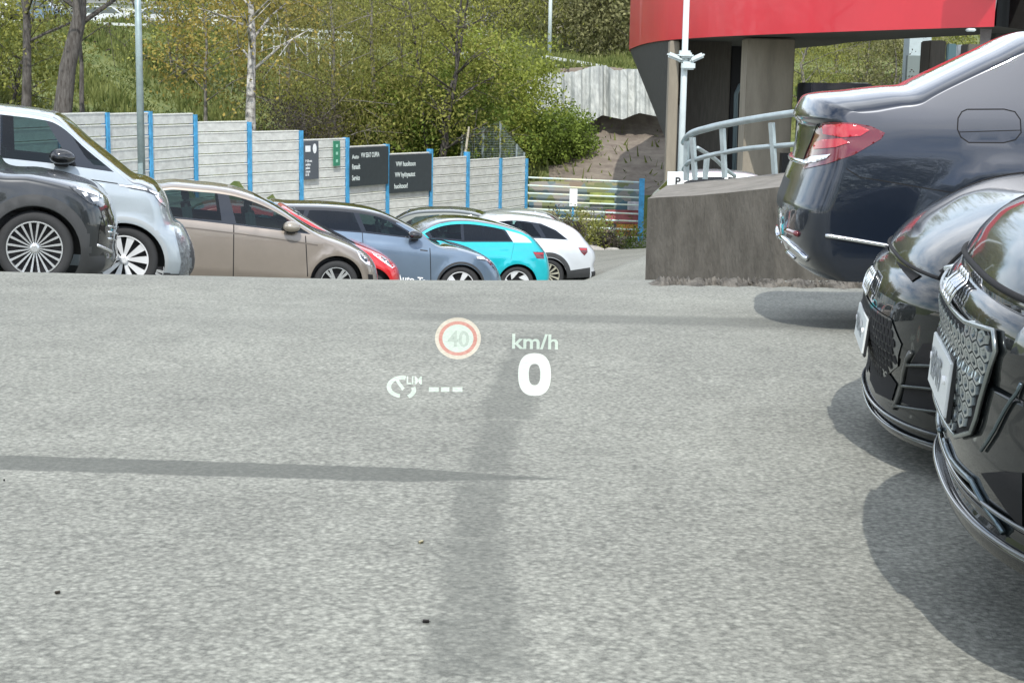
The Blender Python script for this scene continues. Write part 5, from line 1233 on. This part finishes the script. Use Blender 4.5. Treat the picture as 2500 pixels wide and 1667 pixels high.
# inclined concrete underside at the rounded end
b = MB(); idx = [i for i, p in enumerate(crv) if p.y > 44*K*.98]; m2 = len(idx)
low_ = []
c0 = P(1634, 345, 54); 
for k, i in enumerate(idx): low_.append(Vector((c0.x+.1+(crv[i].x-4.2*K)*.2, 50+9*k/m2, c0.z)))
vs = [crv[i]+Vector((.05, 0, zb_-.0)) for i in idx]+low_; b.add([v-bo for v in vs], [(i, i+1, m2+i+1, m2+i) for i in range(m2-1)])
b.add([v-bo for v in [low_[i] for i in range(m2)]+[v+Vector((0, 0, -2.5)) for v in low_]], [(i, i+1, m2+i+1, m2+i) for i in range(m2-1)])
b.build('inclined_wall', DCON, bld)
def pillar(px0, px1, ytop, Y, m, name='pillar', depth=.9, bev=.03, zt=None):
    a = P(px0, ytop, Y); c = P(px1, ytop, Y); zt = zt if zt else zb_-.03+(.5 if Y > 50 else 0); z0 = gz(a.x, min(Y, 60))-.8
    b = MB(); b.box(Vector(((a.x+c.x)/2, Y+depth/2, (zt+z0)/2))-bo, (c.x-a.x, depth, zt-z0), bev=bev); return b.build(name, m, bld)
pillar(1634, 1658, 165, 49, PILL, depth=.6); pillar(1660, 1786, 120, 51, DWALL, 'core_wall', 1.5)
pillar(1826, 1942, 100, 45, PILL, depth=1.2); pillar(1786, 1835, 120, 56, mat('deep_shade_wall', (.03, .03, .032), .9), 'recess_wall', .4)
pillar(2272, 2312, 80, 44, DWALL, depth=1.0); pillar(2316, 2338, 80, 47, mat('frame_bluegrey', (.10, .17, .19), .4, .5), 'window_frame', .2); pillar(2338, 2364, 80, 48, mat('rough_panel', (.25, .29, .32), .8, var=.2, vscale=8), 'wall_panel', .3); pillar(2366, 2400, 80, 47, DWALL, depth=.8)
b = MB(); b.tube([P(1840, 185, 50)-bo, P(1806, 210, 50)-bo, P(1797, 230, 50)-bo, P(1792, 425, 50)-bo], .07, 8); b.build('drain_pipe', mat('pipe_bluegrey', (.12, .17, .19), .5), bld, True)
pillar(2436, 2760, 0, 38, mat('dark_ribbed', (.045, .05, .048), .7, var=.3, vscale=3, stretch=(6, 6, .1)), 'ribbed_wall', 1, 0, zt=zb_+6)
a = P(2396, 100, 36); c = P(2445, 0, 36); b = MB(); b.add([v-bo for v in (P(2392, 110, 36), P(2416, 110, 36), P(2444, -60, 36), P(2396, -60, 36))]+[v-bo for v in (P(2392, 110, 37), P(2416, 110, 37), P(2444, -60, 37), P(2396, -60, 37))], [(0, 1, 2, 3), (1, 5, 6, 2), (4, 0, 3, 7), (5, 4, 7, 6)]); b.build('raking_column', mat('raking_concrete', (.26, .24, .25), .85, var=.12, vscale=6, bump=.5), bld)
b = MB(); e0 = crv[0]+Vector((-.45, .2, 0)); b.box(e0+Vector((.1, -.3, zb_+1.55))-bo, (.75, .5, 1.1)); b.build('fascia_return', mat('shaded_red_cladding', (.22, .008, .02), .5), bld)  # shade on the upper end of the band, put into this block's maroon
b = MB(); q1 = P(2370, 74, 34); b.box(q1-bo, (.18, .18, .07), bev=.02); b.build('ceiling_lamp', WPM, bld)
# pale wall seen through the gap
gw = empty('grey_annexe', P(2240, 190, 66)); tag(gw, 'pale grey wall with a darker doorway seen through the gap under the red band', 'building'); g_o = Vector(gw.location)
a = P(2222, 84, 66); c = P(2268, 200, 66); b = MB(); b.box((a+c)/2+Vector((0, .5, -1.5))-g_o, (c.x-a.x, 1, a.z-c.z+3)); b.build('wall', mat('annexe_grey', (.36, .42, .42), .8, var=.08), gw); a = P(2216, 136, 65.9); c = P(2245, 210, 65.9); b = MB(); b.box((a+c)/2+Vector((0, .1, -.8))-g_o, (c.x-a.x, .3, a.z-c.z+1.6)); b.build('door', mat('annexe_door', (.14, .17, .16), .7), gw)

# box truck behind the navy saloon's boot: dark box, white cab
tk = empty('truck', P(2030, 235, 44)); t_o = Vector(tk.location); tag(tk, 'truck with dark navy box and white cab just showing above the navy saloon', 'truck')
tz = P(2030, 203, 44).z; gzt = gz(10, 44)
b = MB(); x0 = P(1983, 210, 44).x; x1 = P(2080, 210, 44).x; b.box(Vector(((x0+x1)/2+.3, 45.2, tz-1.1))-t_o, (x1-x0+.6, 2.3, 2.2), bev=.04); b.build('cargo_box', mat('navy_box', (.006, .007, .03), .4, 0, .5), tk)
x0 = P(2080, 210, 43.6).x; x1 = P(2122, 210, 43.6).x; b = MB(); b.box(Vector(((x0+x1)/2+.1, 45.0, tz+.12-1.3))-t_o, (x1-x0+.3, 2.0, 2.4), bev=.15); b.build('cab', WP, tk)
for dx in (-.9, .6):
    for dy in (.1, 2.0):
        b = MB(); b.tube([Vector((t_o.x+dx, 44+dy, gzt+.45))-t_o, Vector((t_o.x+dx, 44.25+dy, gzt+.45))-t_o], .45, 20); b.build('wheel', MATS['rubber'], tk)
b = MB(); b.box(Vector((t_o.x, 45.2, (gzt+tz-2)/2))-t_o, (2.4, 1.2, max(.3, tz-2-gzt))); b.build('chassis', DARKTRIM, tk)
generic_car(1690, 33.5, 1, .9, 1.5, 4.2, WP, 'white_car', 'white car whose roof shows through the ramp railing under the red building', 0, dz=P(1790, 428, 33.5).z-1.52-gz(4.6, 33.5), cab=False)

# ------------------------------------------------------------ plants
def leaf_mat(name, c0, c1, c2=None, trans=.35):
    m = bpy.data.materials.new(name); m.use_nodes = True; N = m.node_tree.nodes; L = m.node_tree.links; b = N['Principled BSDF']
    g = N.new('ShaderNodeNewGeometry'); r = N.new('ShaderNodeValToRGB'); r.color_ramp.elements[0].color = (*c0, 1); r.color_ramp.elements[1].color = (*c1, 1)
    if c2: e = r.color_ramp.elements.new(.93); e.color = (*c2, 1); r.color_ramp.elements[1].position = .85
    t = N.new('ShaderNodeTexCoord'); n = N.new('ShaderNodeTexNoise'); n.inputs['Scale'].default_value = .8; n.inputs['Detail'].default_value = 3; L.new(t.outputs['Object'], n.inputs[0])
    a = N.new('ShaderNodeMath'); a.operation = 'MULTIPLY_ADD'; a.inputs[1].default_value = .55; L.new(g.outputs['Random Per Island'], a.inputs[0])
    q = N.new('ShaderNodeMath'); q.operation = 'MULTIPLY_ADD'; q.inputs[1].default_value = 1.8; q.inputs[2].default_value = -.68; L.new(n.outputs[0], q.inputs[0]); L.new(q.outputs[0], a.inputs[2])
    L.new(a.outputs[0], r.inputs[0]); L.new(r.outputs[0], b.inputs['Base Color']); b.inputs['Roughness'].default_value = .6; b.inputs['Specular IOR Level'].default_value = .2
    tr = N.new('ShaderNodeBsdfTranslucent'); mx = N.new('ShaderNodeMixShader'); mx.inputs[0].default_value = trans; L.new(r.outputs[0], tr.inputs[0]); L.new(b.outputs[0], mx.inputs[1]); L.new(tr.outputs[0], mx.inputs[2]); L.new(mx.outputs[0], N['Material Output'].inputs[0])
    return m
BARK = mat('dark_bark', (.045, .038, .032), .95, col2=(.13, .12, .11), vscale=5, bump=.8, bscale=12, stretch=(3, 3, .6)); GBARK = mat('grey_bark', (.10, .095, .08), .95, col2=(.24, .22, .19), vscale=4, bump=.6, bscale=12, stretch=(3, 3, .6))
BIRCH = mat('birch_bark', (.06, .055, .05), .9, col2=(.62, .6, .55), vscale=3.2, bump=.4, bscale=12, stretch=(1.2, 1.2, 1.4))
L_OLIVE = leaf_mat('olive_leaves', (.10, .115, .025), (.36, .37, .09)); L_LIME = leaf_mat('lime_leaves', (.10, .135, .02), (.36, .41, .08)); L_GREEN = leaf_mat('green_leaves', (.06, .10, .018), (.25, .33, .06))
L_ORANGE = leaf_mat('orange_leaves', (.09, .10, .028), (.30, .31, .08), (.42, .32, .08)); L_BROWN = leaf_mat('bare_twigs', (.03, .026, .02), (.12, .10, .08)); L_WILLOW = leaf_mat('willow_leaves', (.08, .085, .02), (.33, .31, .10)); L_FAR = leaf_mat('far_leaves', (.12, .125, .05), (.32, .31, .15))
def quads(P_, S, rng, flat=0., up=0.):
    n = len(P_); a = rng.normal(size=(n, 3)); a[:, 2] *= (1-flat); a[:, 2] += up*np.sign(rng.normal(size=n))*1.5; a /= np.linalg.norm(a, axis=1)[:, None]
    b = rng.normal(size=(n, 3)); b -= (b*a).sum(1)[:, None]*a; b /= np.linalg.norm(b, axis=1)[:, None]
    s1 = (S*(.7+.6*rng.rand(n)))[:, None]; s2 = s1*(.55 if up == 0 else .28)
    v = np.empty((n, 4, 3)); v[:, 0] = P_-a*s1; v[:, 1] = P_-b*s2; v[:, 2] = P_+a*s1; v[:, 3] = P_+b*s2
    return v.reshape(-1, 3)
def quad_mesh(name, v):
    n = len(v)//4; me = bpy.data.meshes.new(name); me.vertices.add(len(v)); me.vertices.foreach_set('co', v.ravel().astype(np.float32))
    me.loops.add(len(v)); me.loops.foreach_set('vertex_index', np.arange(len(v), dtype=np.int32)); me.polygons.add(n)
    me.polygons.foreach_set('loop_start', np.arange(0, len(v), 4, dtype=np.int32)); me.update(calc_edges=True); return me
def tree(name, label, x, y, z, H, rad, leafm, barkm, seed, n=6000, ls=.09, r0=.16, lean=(0, 0), crown0=.25, style='round', stems=1, group='trees and bushes behind the fence', limbs=11, spread=1., cat='tree', tilt_leaf=0.):
    rng = np.random.RandomState(seed); root = empty(name, (x, y, z)); tag(root, label, cat, group)
    tb = MB(); tips = []
    for st in range(stems):
        a0 = rng.uniform(0, 2*PI); off = (rad*.16*st)*np.array([math.cos(a0), math.sin(a0)]); pts = []
        k = 7; ln = np.array(lean)+rng.uniform(-.1, .1, 2)*(stems > 1)*2.4
        for i in range(k+1):
            t = i/k; pts.append(Vector((off[0]*t*1.6+ln[0]*t*H+rng.normal()*.02*H*t, off[1]*t+ln[1]*t*H+rng.normal()*.02*H*t, -.4+t*(H*.92+.4))))
        rs = [r0*(1-.82*i/k)*(1.25 if i == 0 else 1)/(1 if stems == 1 else 1.3) for i in range(k+1)]
        tb.tube(pts, rs, 9)
        for j in range(limbs):
            t = crown0+(1-crown0)*(j+.5)/limbs*.95; i = min(k-1, int(t*k)); base = pts[i].lerp(pts[i+1], t*k-i); an = j*2.4+rng.uniform(-.5, .5)
            L_ = rad*(1.05-.55*abs(t-.45))*rng.uniform(.7, 1.1)*spread; rise = rng.uniform(.25, .75)*L_ if style != 'weep' else .35*L_
            mid = base+Vector((math.cos(an)*L_*.5, math.sin(an)*L_*.5, rise*.6)); tip = base+Vector((math.cos(an)*L_, math.sin(an)*L_, rise))
            rr_ = max(.012, r0*.42*(1-t*.7)); tb.tube([base, mid, tip], [rr_, rr_*.6, rr_*.22], 6)
            tips += [(mid, .8), (tip, 1.), (base.lerp(tip, .75), .9)]
            for q in range(3):
                e = mid.lerp(tip, rng.rand())+Vector(rng.normal(size=3)*rad*.3); tb.tube([mid.lerp(tip, rng.rand()*.6), e], [rr_*.35, .008], 5); tips.append((e, .8))
        tips.append((pts[-1], .9))
    tb.build('trunk', barkm, root, True)
    w = np.array([t[1] for t in tips])*rng.uniform(.4, 1.4, len(tips)); w /= w.sum(); c = rng.choice(len(tips), n, p=w); T_ = np.array([t[0][:] for t in tips])
    sub = rng.normal(size=(len(tips), 5, 3))*rad*.2; k2 = rng.randint(0, 5, n)
    Pq = T_[c]+sub[c, k2]+rng.normal(size=(n, 3))*rad*.095
    if style == 'weep': Pq[:, 2] -= np.abs(rng.normal(size=n))*H*.17; Pq[:, :2] += (rng.normal(size=(n, 2)))*.05; 
    Pq[:, 2] = np.maximum(Pq[:, 2], .05)
    v = quads(Pq, np.full(n, ls), rng, 0 if style != 'weep' else 0, .9 if style == 'weep' else 0.)
    obj('crown', quad_mesh('crown', v), leafm, root); return root
def T_at(px, Y): x = P(px, 200, Y).x; return x, Y, bz(x, Y)
# the two dark trunks at the far left
x, y, z = T_at(62, 56); tree('dark_tree', 'upright dark trunk at the far left with bare side branches and few leaves', x, y, z, 11, 3.2, L_WILLOW, BARK, 11, n=1800, ls=.07, r0=.2, crown0=.33, lean=(.012, 0), limbs=14)
x, y, z = T_at(138, 53); tree('dark_tree', 'thick dark trunk leaning right at the far left, forking near the top of the frame', x, y, z, 12, 3.4, L_WILLOW, BARK, 12, n=2000, ls=.07, r0=.36, crown0=.38, lean=(.10, 0), limbs=12, stems=1)
x, y, z = T_at(196, 55); tree('dark_tree', 'thin dark stem beside the thick leaning trunk', x, y, z, 8, 1.8, L_BROWN, BARK, 13, n=500, ls=.06, r0=.11, crown0=.5, lean=(.02, 0), limbs=8)
x, y, z = T_at(500, 66); tree('orange_bush', 'spring tree with sparse orange leaves left of the white-barked birch', x, y, z, 7.5, 2.6, L_ORANGE, GBARK, 14, n=3600, ls=.085, r0=.1, crown0=.25, limbs=12)
x, y, z = T_at(615, 57); tree('birch', 'birch with patchy white and black bark and orange-green leaves', x, y, z, 10, 2.3, L_ORANGE, BIRCH, 15, n=2600, ls=.08, r0=.24, crown0=.42, lean=(-.01, 0), limbs=14)
x, y, z = T_at(745, 60); tree('bare_bush', 'dense leafless brown bush behind the fence right of the birch', x, y, z-.5, 3.6, 1.7, L_BROWN, BARK, 16, n=5200, ls=.05, r0=.06, crown0=.08, stems=4, limbs=10)
for i, (px, Y, H, rd, lm, bk_, n, st, lab) in enumerate([
    (700, 68, 9, 2.6, L_WILLOW, GBARK, 6500, 'weep', 'pale green weeping tree just right of the birch'),
    (815, 64, 9.5, 2.6, L_WILLOW, GBARK, 7500, 'weep', 'yellow-green weeping tree above the left end of the dark notice boards'),
    (905, 66, 10, 2.6, L_OLIVE, GBARK, 8000, 'weep', 'olive weeping tree with a pale trunk above the first dark notice board'),
    (985, 74, 11, 3.0, L_OLIVE, BARK, 7500, 'weep', 'tall olive tree behind the two dark notice boards'),
    (1062, 66, 10.5, 2.3, L_OLIVE, BARK, 4200, 'round', 'tree with several dark stems above the right-hand dark notice board'),
    (1150, 72, 6.6, 2.7, L_LIME, GBARK, 9500, 'round', 'rounded lime-green tree above the right part of the concrete fence'),
    (1100, 69, 4.4, 2.2, L_GREEN, GBARK, 8000, 'round', 'dense deep green bush low behind the fence'),
    (960, 67, 4.0, 2.4, L_GREEN, GBARK, 8000, 'round', 'dark green bush directly behind the dark notice boards'),
    (850, 66, 3.6, 2.2, L_OLIVE, GBARK, 6000, 'round', 'low olive bush behind the green and slate signs'),
    (1185, 77, 4.4, 2.0, L_LIME, GBARK, 8500, 'round', 'lime-green bush between the fence end and the grey rock face'),
    (1300, 76, 2.2, 1.6, L_GREEN, GBARK, 8500, 'round', 'low green bush below the grey rock face'),
    (1370, 77, 1.7, 1.5, L_GREEN, GBARK, 4500, 'round', 'smallest green bush at the foot of the brown earth slope'),
    (1965, 82, 7.5, 3.0, L_OLIVE, GBARK, 5000, 'weep', 'olive tree just right of the sunlit concrete pillar, in the gap under the red band'),
    (2040, 84, 7.0, 3.0, L_WILLOW, GBARK, 5000, 'weep', 'yellow-green tree in the middle of the gap under the red band'),
    (2115, 82, 7.0, 3.0, L_OLIVE, GBARK, 5000, 'weep', 'olive tree left of the bare dark tree, in the gap under the red band'),
    (2185, 80, 6.0, 2.6, L_FAR, GBARK, 5000, 'round', 'pale bush behind the bare dark tree and the grey annexe'),
    (430, 78, 5.5, 2.4, L_OLIVE, GBARK, 4000, 'round', 'olive bush on the grass bank left of the orange tree'),
    (10, 60, 5.0, 2.2, L_OLIVE, BARK, 3600, 'round', 'olive bush at the left edge beside the upright dark trunk')]):
    x, y, z = T_at(px, Y); tree('bush' if H < 6 else 'leafy_tree', lab, x, y, z-.3, H, rd, lm, bk_, 30+i, n=int(n*1.5), ls=.075 if st == 'weep' else .085, r0=.05+.012*H, crown0=.12 if H < 6 else .22, style=st, stems=3 if (H < 6 or i == 4) else 1, limbs=12 if H > 6 else 9, cat='tree' if H > 6 else 'bush')
# the wooded top of the bank: individually placed trees, copies of four kinds
far = []
for k, (lm, st, lab) in enumerate([(L_FAR, 'weep', 'far pale green tree in the wood on top of the bank'), (L_OLIVE, 'weep', 'far olive tree in the wood on top of the bank'), (L_FAR, 'round', 'far rounded pale tree in the wood on top of the bank'), (L_ORANGE, 'round', 'far orange-tinted tree in the wood on top of the bank')]):
    far.append((lab, tree('far_tree', lab, 0, 0, 0, 10.5, 4.2, lm, GBARK, 70+k, n=6500, ls=.17, r0=.16, crown0=.08, style=st, limbs=14, group='far trees on the bank kind %d' % (k+1))))
rng = np.random.RandomState(5); used = set(); spots = []
for px in range(-120, 2700, 72):
    spots.append((px+rng.uniform(-20, 20), rng.uniform(150, 168)))
for px in range(640, 1600, 66): spots.append((px+rng.uniform(-20, 20), rng.uniform(112, 134)))
for px in range(1930, 2300, 46): spots.append((px+rng.uniform(-12, 12), rng.uniform(100, 118)))
for px in range(1380, 1600, 40): spots.append((px+rng.uniform(-10, 10), rng.uniform(98, 108)))
for i, (px, Y) in enumerate(spots):
    k = rng.choice(4, p=[.38, .3, .24, .08]); lab, src = far[k]; x = P(px, 100, Y).x; z = bz(x, Y)-.6; sc = rng.uniform(.85, 1.2)*(1.25 if Y > 140 else .8)
    if k in used:
        r_ = src.copy(); C.objects.link(r_)
        for ch in src.children: c2 = ch.copy(); C.objects.link(c2); c2.parent = r_
    else: r_ = src; used.add(k)
    r_.location = (x, Y, z); r_.rotation_euler = (0, 0, rng.uniform(0, 6.28)); r_.scale = (sc, sc, sc*rng.uniform(.9, 1.1))
for k in range(4):
    if k not in used: far[k][1].location = (P(300+300*k, 100, 160).x, 160, 4)
for i, (x, y, k, sc) in enumerate([(-24, -22, 0, 1.1), (-17, -27, 1, 1.2), (-9, -31, 0, 1.3), (-1, -33, 2, 1.2), (7, -32, 1, 1.3), (15, -29, 0, 1.2), (22, -24, 2, 1.1), (-30, -14, 1, 1.1), (-34, -4, 2, 1.1), (-35, 6, 0, 1.1)]):  # trees added out of view to darken what the car paint mirrors
    src = far[k][1]; r_ = src.copy(); C.objects.link(r_); r_.name = 'tree'
    for ch in src.children: c2 = ch.copy(); C.objects.link(c2); c2.parent = r_
    r_.location = (x, y, gz(x, y)-.2); r_.rotation_euler = (0, 0, i*1.7); r_.scale = (sc, sc, sc); r_['label'] = 'tree added out of view behind the camera to darken the car paint reflections'; r_['group'] = 'added trees behind the photographer'
# small bare tree in the gap under the red band
x = P(2196, 200, 62).x; tree('bare_tree', 'small leafless dark tree beside the pale grey annexe', x, 62, gz(x, 62)-.5, 7.2, 1.4, L_BROWN, BARK, 91, n=900, ls=.05, r0=.1, crown0=.35, limbs=14, group=None)
# scrub in front of the coloured bars
for i, (px, Y, H, rd, lm, lab) in enumerate([(1372, 57, .95, .8, L_BROWN, 'brown twiggy shrub just right of the white estate car'), (1425, 59, 1.3, .9, L_OLIVE, 'tallest olive shrub in front of the coloured bars'), (1470, 60, .7, .8, L_BROWN, 'low brown shrub in front of the coloured bars'), (1535, 61, .6, 1.1, L_GREEN, 'low green ground plant against the dark ramp wall')]):
    x = P(px, 560, Y).x; tree('shrub', lab, x, Y, gz(x, Y)-.05, H, rd, lm, GBARK, 100+i, n=3000, ls=.05, r0=.02, crown0=.05, stems=4, limbs=7, group='scrub before the coloured bars', cat='shrub')
STONE = mat('stone', (.35, .33, .30), .9, var=.2)
for i, (px, py, Y, s0) in enumerate([(1365, 612, 55, .3), (1440, 600, 57, .35), (1495, 606, 57, .2)]):
    bm = bmesh.new(); bmesh.ops.create_icosphere(bm, subdivisions=2, radius=1); rg_ = random.Random(i)
    for v in bm.verts: v.co = Vector((v.co.x*s0*1.5, v.co.y*s0, v.co.z*s0*.6))*(1+rg_.uniform(-.16, .16))
    me = bpy.data.meshes.new('stone'); bm.to_mesh(me); bm.free(); x = P(px, py, Y).x; o = obj('stone', me, STONE); o.location = (x, Y, gz(x, Y)+.03)
    tag(o, ['pale stone beside the white estate car', 'pale stone under the tallest olive shrub', 'small stone near the foot of the dark ramp wall'][i], 'stone')
# long dry grass on the bank
rng = np.random.RandomState(8); n = 60000; X = rng.uniform(-26, 9, n); Y = rng.uniform(44, 100, n)
d1 = (X-A_[0])*n_[0]+(Y-A_[1])*n_[1]; d2 = Y-(GY+4.5); k = ((d1 > 1) | (d2 > .8)) & ~((X > 1.2) & (d2 < 12.8) & (d2 > 0) & (rng.rand(n) > .06)); X = X[k]; Y = Y[k]; n = len(X)
h = rng.uniform(.25, .7, n)*(.6+.4*np.sin(X*.8+Y*.6)); Z = bank(X, Y); a = rng.uniform(0, PI, n); wx = .05*np.cos(a)*1.3; wy = .05*np.sin(a)*1.3; lx = rng.normal(size=n)*.14; ly = rng.normal(size=n)*.1
v = np.empty((n, 4, 3)); v[:, 0] = np.stack([X-wx, Y-wy, Z-.05], 1); v[:, 1] = np.stack([X+wx, Y+wy, Z-.05], 1); v[:, 2] = np.stack([X+lx+wx*.25, Y+ly, Z+h], 1); v[:, 3] = np.stack([X+lx-wx*.25, Y+ly, Z+h*.97], 1)
kind(obj('tall_grass', quad_mesh('tall_grass', v.reshape(-1, 3)), leaf_mat('dry_grass', (.05, .08, .018), (.24, .26, .085))), 'stuff')

# ------------------------------------------------------------ things on top of the bank
def guard(px0, py0, px1, py1, Y, label, n=8, hgt=.85):
    a = P(px0, py0, Y); c = P(px1, py1, Y); mid = (a+c)/2; r_ = empty('guard_rail', mid); tag(r_, label, 'railing')
    for dz in (0, -.42): b = MB(); b.box(Vector((0, 0, dz)), ((c-a).length, .06, .15), Matrix.Rotation(-math.atan2(c.z-a.z, c.x-a.x), 3, 'Y')); b.build('rail', RAILW, r_)
    for i in range(n+1): p = a.lerp(c, i/n)-mid; zb = bz(a.lerp(c, i/n).x, Y)-mid.z-.2; b = MB(); b.box((p.x, .06, (p.z+zb)/2), (.09, .09, max(.3, p.z-zb))); b.build('post', RAILW, r_)
RAILW = mat('pale_rail', (.52, .55, .52), .5, .2)
guard(-60, 50, 360, 62, 92, 'pale guard rail along the top of the bank at the left')
guard(640, 66, 860, 82, 92, 'pale guard rail along the top of the bank behind the weeping trees')
guard(1325, 138, 1470, 162, 86, 'dark grey guard rail above the ribbed grey rock face', 6)
def low_house(px0, px1, ytop, Y, label, nwin, m, h=2.8, roofm=None):
    a = P(px0, ytop, Y); c = P(px1, ytop, Y); w = c.x-a.x; zg = bz((a.x+c.x)/2, Y)-.3; r_ = empty('low_building', ((a.x+c.x)/2, Y, zg)); tag(r_, label, 'building'); H = max(2.4, a.z-zg)
    b = MB(); b.box((0, 3, H/2), (w, 6, H)); b.build('wall', m, r_); b = MB(); b.box((0, 3, H+.1), (w+.6, 6.6, .22)); b.build('roof', roofm or mat('roof_grey', (.22, .23, .23), .7), r_)
    for i in range(nwin): b = MB(); b.box((-w/2+w*(i+.5)/nwin, -.02, H*.58), (w/nwin*.55, .08, H*.34)); b.build('window', mat('far_window', (.05, .07, .08), .15, 0, .6), r_)
PALE = mat('pale_render', (.62, .64, .6), .8, var=.08)
low_house(-120, 150, 2, 118, 'pale low building on the bank at the upper left corner', 7, PALE)
low_house(200, 560, 8, 122, 'long pale low building on the bank behind the orange-leaved trees', 10, PALE)
low_house(690, 820, 18, 120, 'short pale low building glimpsed behind the weeping trees', 4, mat('cool_render', (.45, .5, .52), .8))
low_house(1110, 1215, 20, 118, 'pale low building glimpsed above the lime-green tree', 3, PALE)
low_house(1352, 1425, 22, 116, 'small pale building near the thin white lamp post', 2, mat('warm_render', (.5, .46, .4), .8))
pl = [(-20, 66, WP, 'white'), (90, 64, paint('far_blue', (.1, .16, .25)), 'blue'), (255, 60, WP, 'second white'), (400, 62, paint('far_silver', (.5, .52, .54)), 'silver'), (1175, 62, WP, 'third white')]
for px, py, m, nm in pl:
    Y = 100; p = P(px, py, Y); r_ = empty('far_car', (p.x, Y, bz(p.x, Y))); tag(r_, {'white': 'white car parked on top of the bank at the upper left corner', 'blue': 'blue car parked on top of the bank near the dark trunks', 'second white': 'white car parked on top of the bank left of the grey lamp post', 'silver': 'silver car parked on top of the bank right of the grey lamp post', 'third white': 'white car parked on top of the bank above the lime-green tree'}[nm], 'car', 'cars parked on the bank')
    prof = [(-2.1, .35), (-2.15, .85), (-1.7, .95), (-1.1, 1.4), (.5, 1.42), (1.2, .95), (2.0, .8), (2.1, .35)]
    b = MB(); b.prism(prof, lambda a, c, d: (a, d, c), 1.7); b.build('body', m, r_); b = MB(); b.prism([(-1.5, .98), (-1.02, 1.34), (.45, 1.35), (1.0, .98)], lambda a, c, d: (a, -.02+d, c), 1.74); b.build('window', MATS['far_window'], r_)
    for dx in (-1.35, 1.3):
        for dy in (-.02, 1.5): b = MB(); b.tube([(dx, dy, .34), (dx, dy+.22, .34)], .34, 16); b.build('wheel', MATS['rubber'], r_)
# grey wire-mesh enclosure behind the fence and the wooden stake
a = P(1128, 395, GY+.5); we = empty('mesh_enclosure', (a.x, GY+.6, a.z)); wo = Vector(we.location); tag(we, 'grey wire-mesh enclosure rising above the right end of the concrete fence', 'fence')
ends = [(1128, 330), (1180, 310), (1222, 296), (1262, 352), (1280, 372)]
for px, py in ends[:1]+ends[1:]: p = P(px, py, GY+.6); q = P(px-2, 400, GY+.6); b = MB(); b.tube([q-wo, p-wo], .045, 8); b.build('post', RAIL, we)
b = MB()
for i in range(len(ends)-1):
    (x0, y0), (x1, y1) = ends[i], ends[i+1]
    for k in range(12): t = k/12; px = x0+(x1-x0)*t; b.tube([P(px, y0+(y1-y0)*t, GY+.6)-wo, P(px, 400, GY+.6)-wo], .008, 3, caps=False)
for k in range(16):
    yy2 = 400-6*k; xs_ = [x for x in range(1128, 1281, 8) if lerp_pts(ends, x) <= yy2]
    if len(xs_) > 1: b.tube([P(xs_[0], yy2, GY+.6)-wo, P(xs_[-1], yy2, GY+.6)-wo], .008, 3, caps=False)
b.build('wire_mesh', RAIL, we)
stp = [P(1132, 400, GY-1.4), P(1139, 355, GY-1.4), P(1145, 310, GY-1.4)]; b = MB(); b.tube([q-stp[0] for q in stp], [.06, .05, .04], 8); o = b.build('stake', mat('pale_wood', (.5, .46, .36), .8)); o.location = stp[0]; tag(o, 'pale wooden stake leaning behind the concrete fence', 'stake')
# twigs and bits on the asphalt
for i, (px, py, H, L_, c) in enumerate([(1040, 1514, 1.14, .035, (.02, .018, .016)), (10, 1168, 1.18, .02, (.015, .015, .015)), (140, 1437, 1.14, .03, (.05, .04, .03)), (1028, 1312, 1.15, .035, (.42, .38, .24))]):
    r_ = ray(px, py); x, y = r_.x*H/-r_.z, r_.y*H/-r_.z; z = gz(x, y); b = MB(); b.box((0, 0, 0), (L_*.55, L_*.3, .006), Matrix.Rotation(.3*i, 3, 'Z'), bev=.003)
    o = b.build('leaf_litter' if c[0] > .3 else 'pebble', mat('litter_%d' % i, c, .8)); o.location = (x, y, z+.004)
    tag(o, ['small black pebble low in the middle of the asphalt', 'small black pebble at the left edge below the dark strip', 'brown pebble low on the left of the asphalt', 'small yellowish dry leaf on the asphalt'][i], 'leaf' if c[0] > .3 else 'pebble')
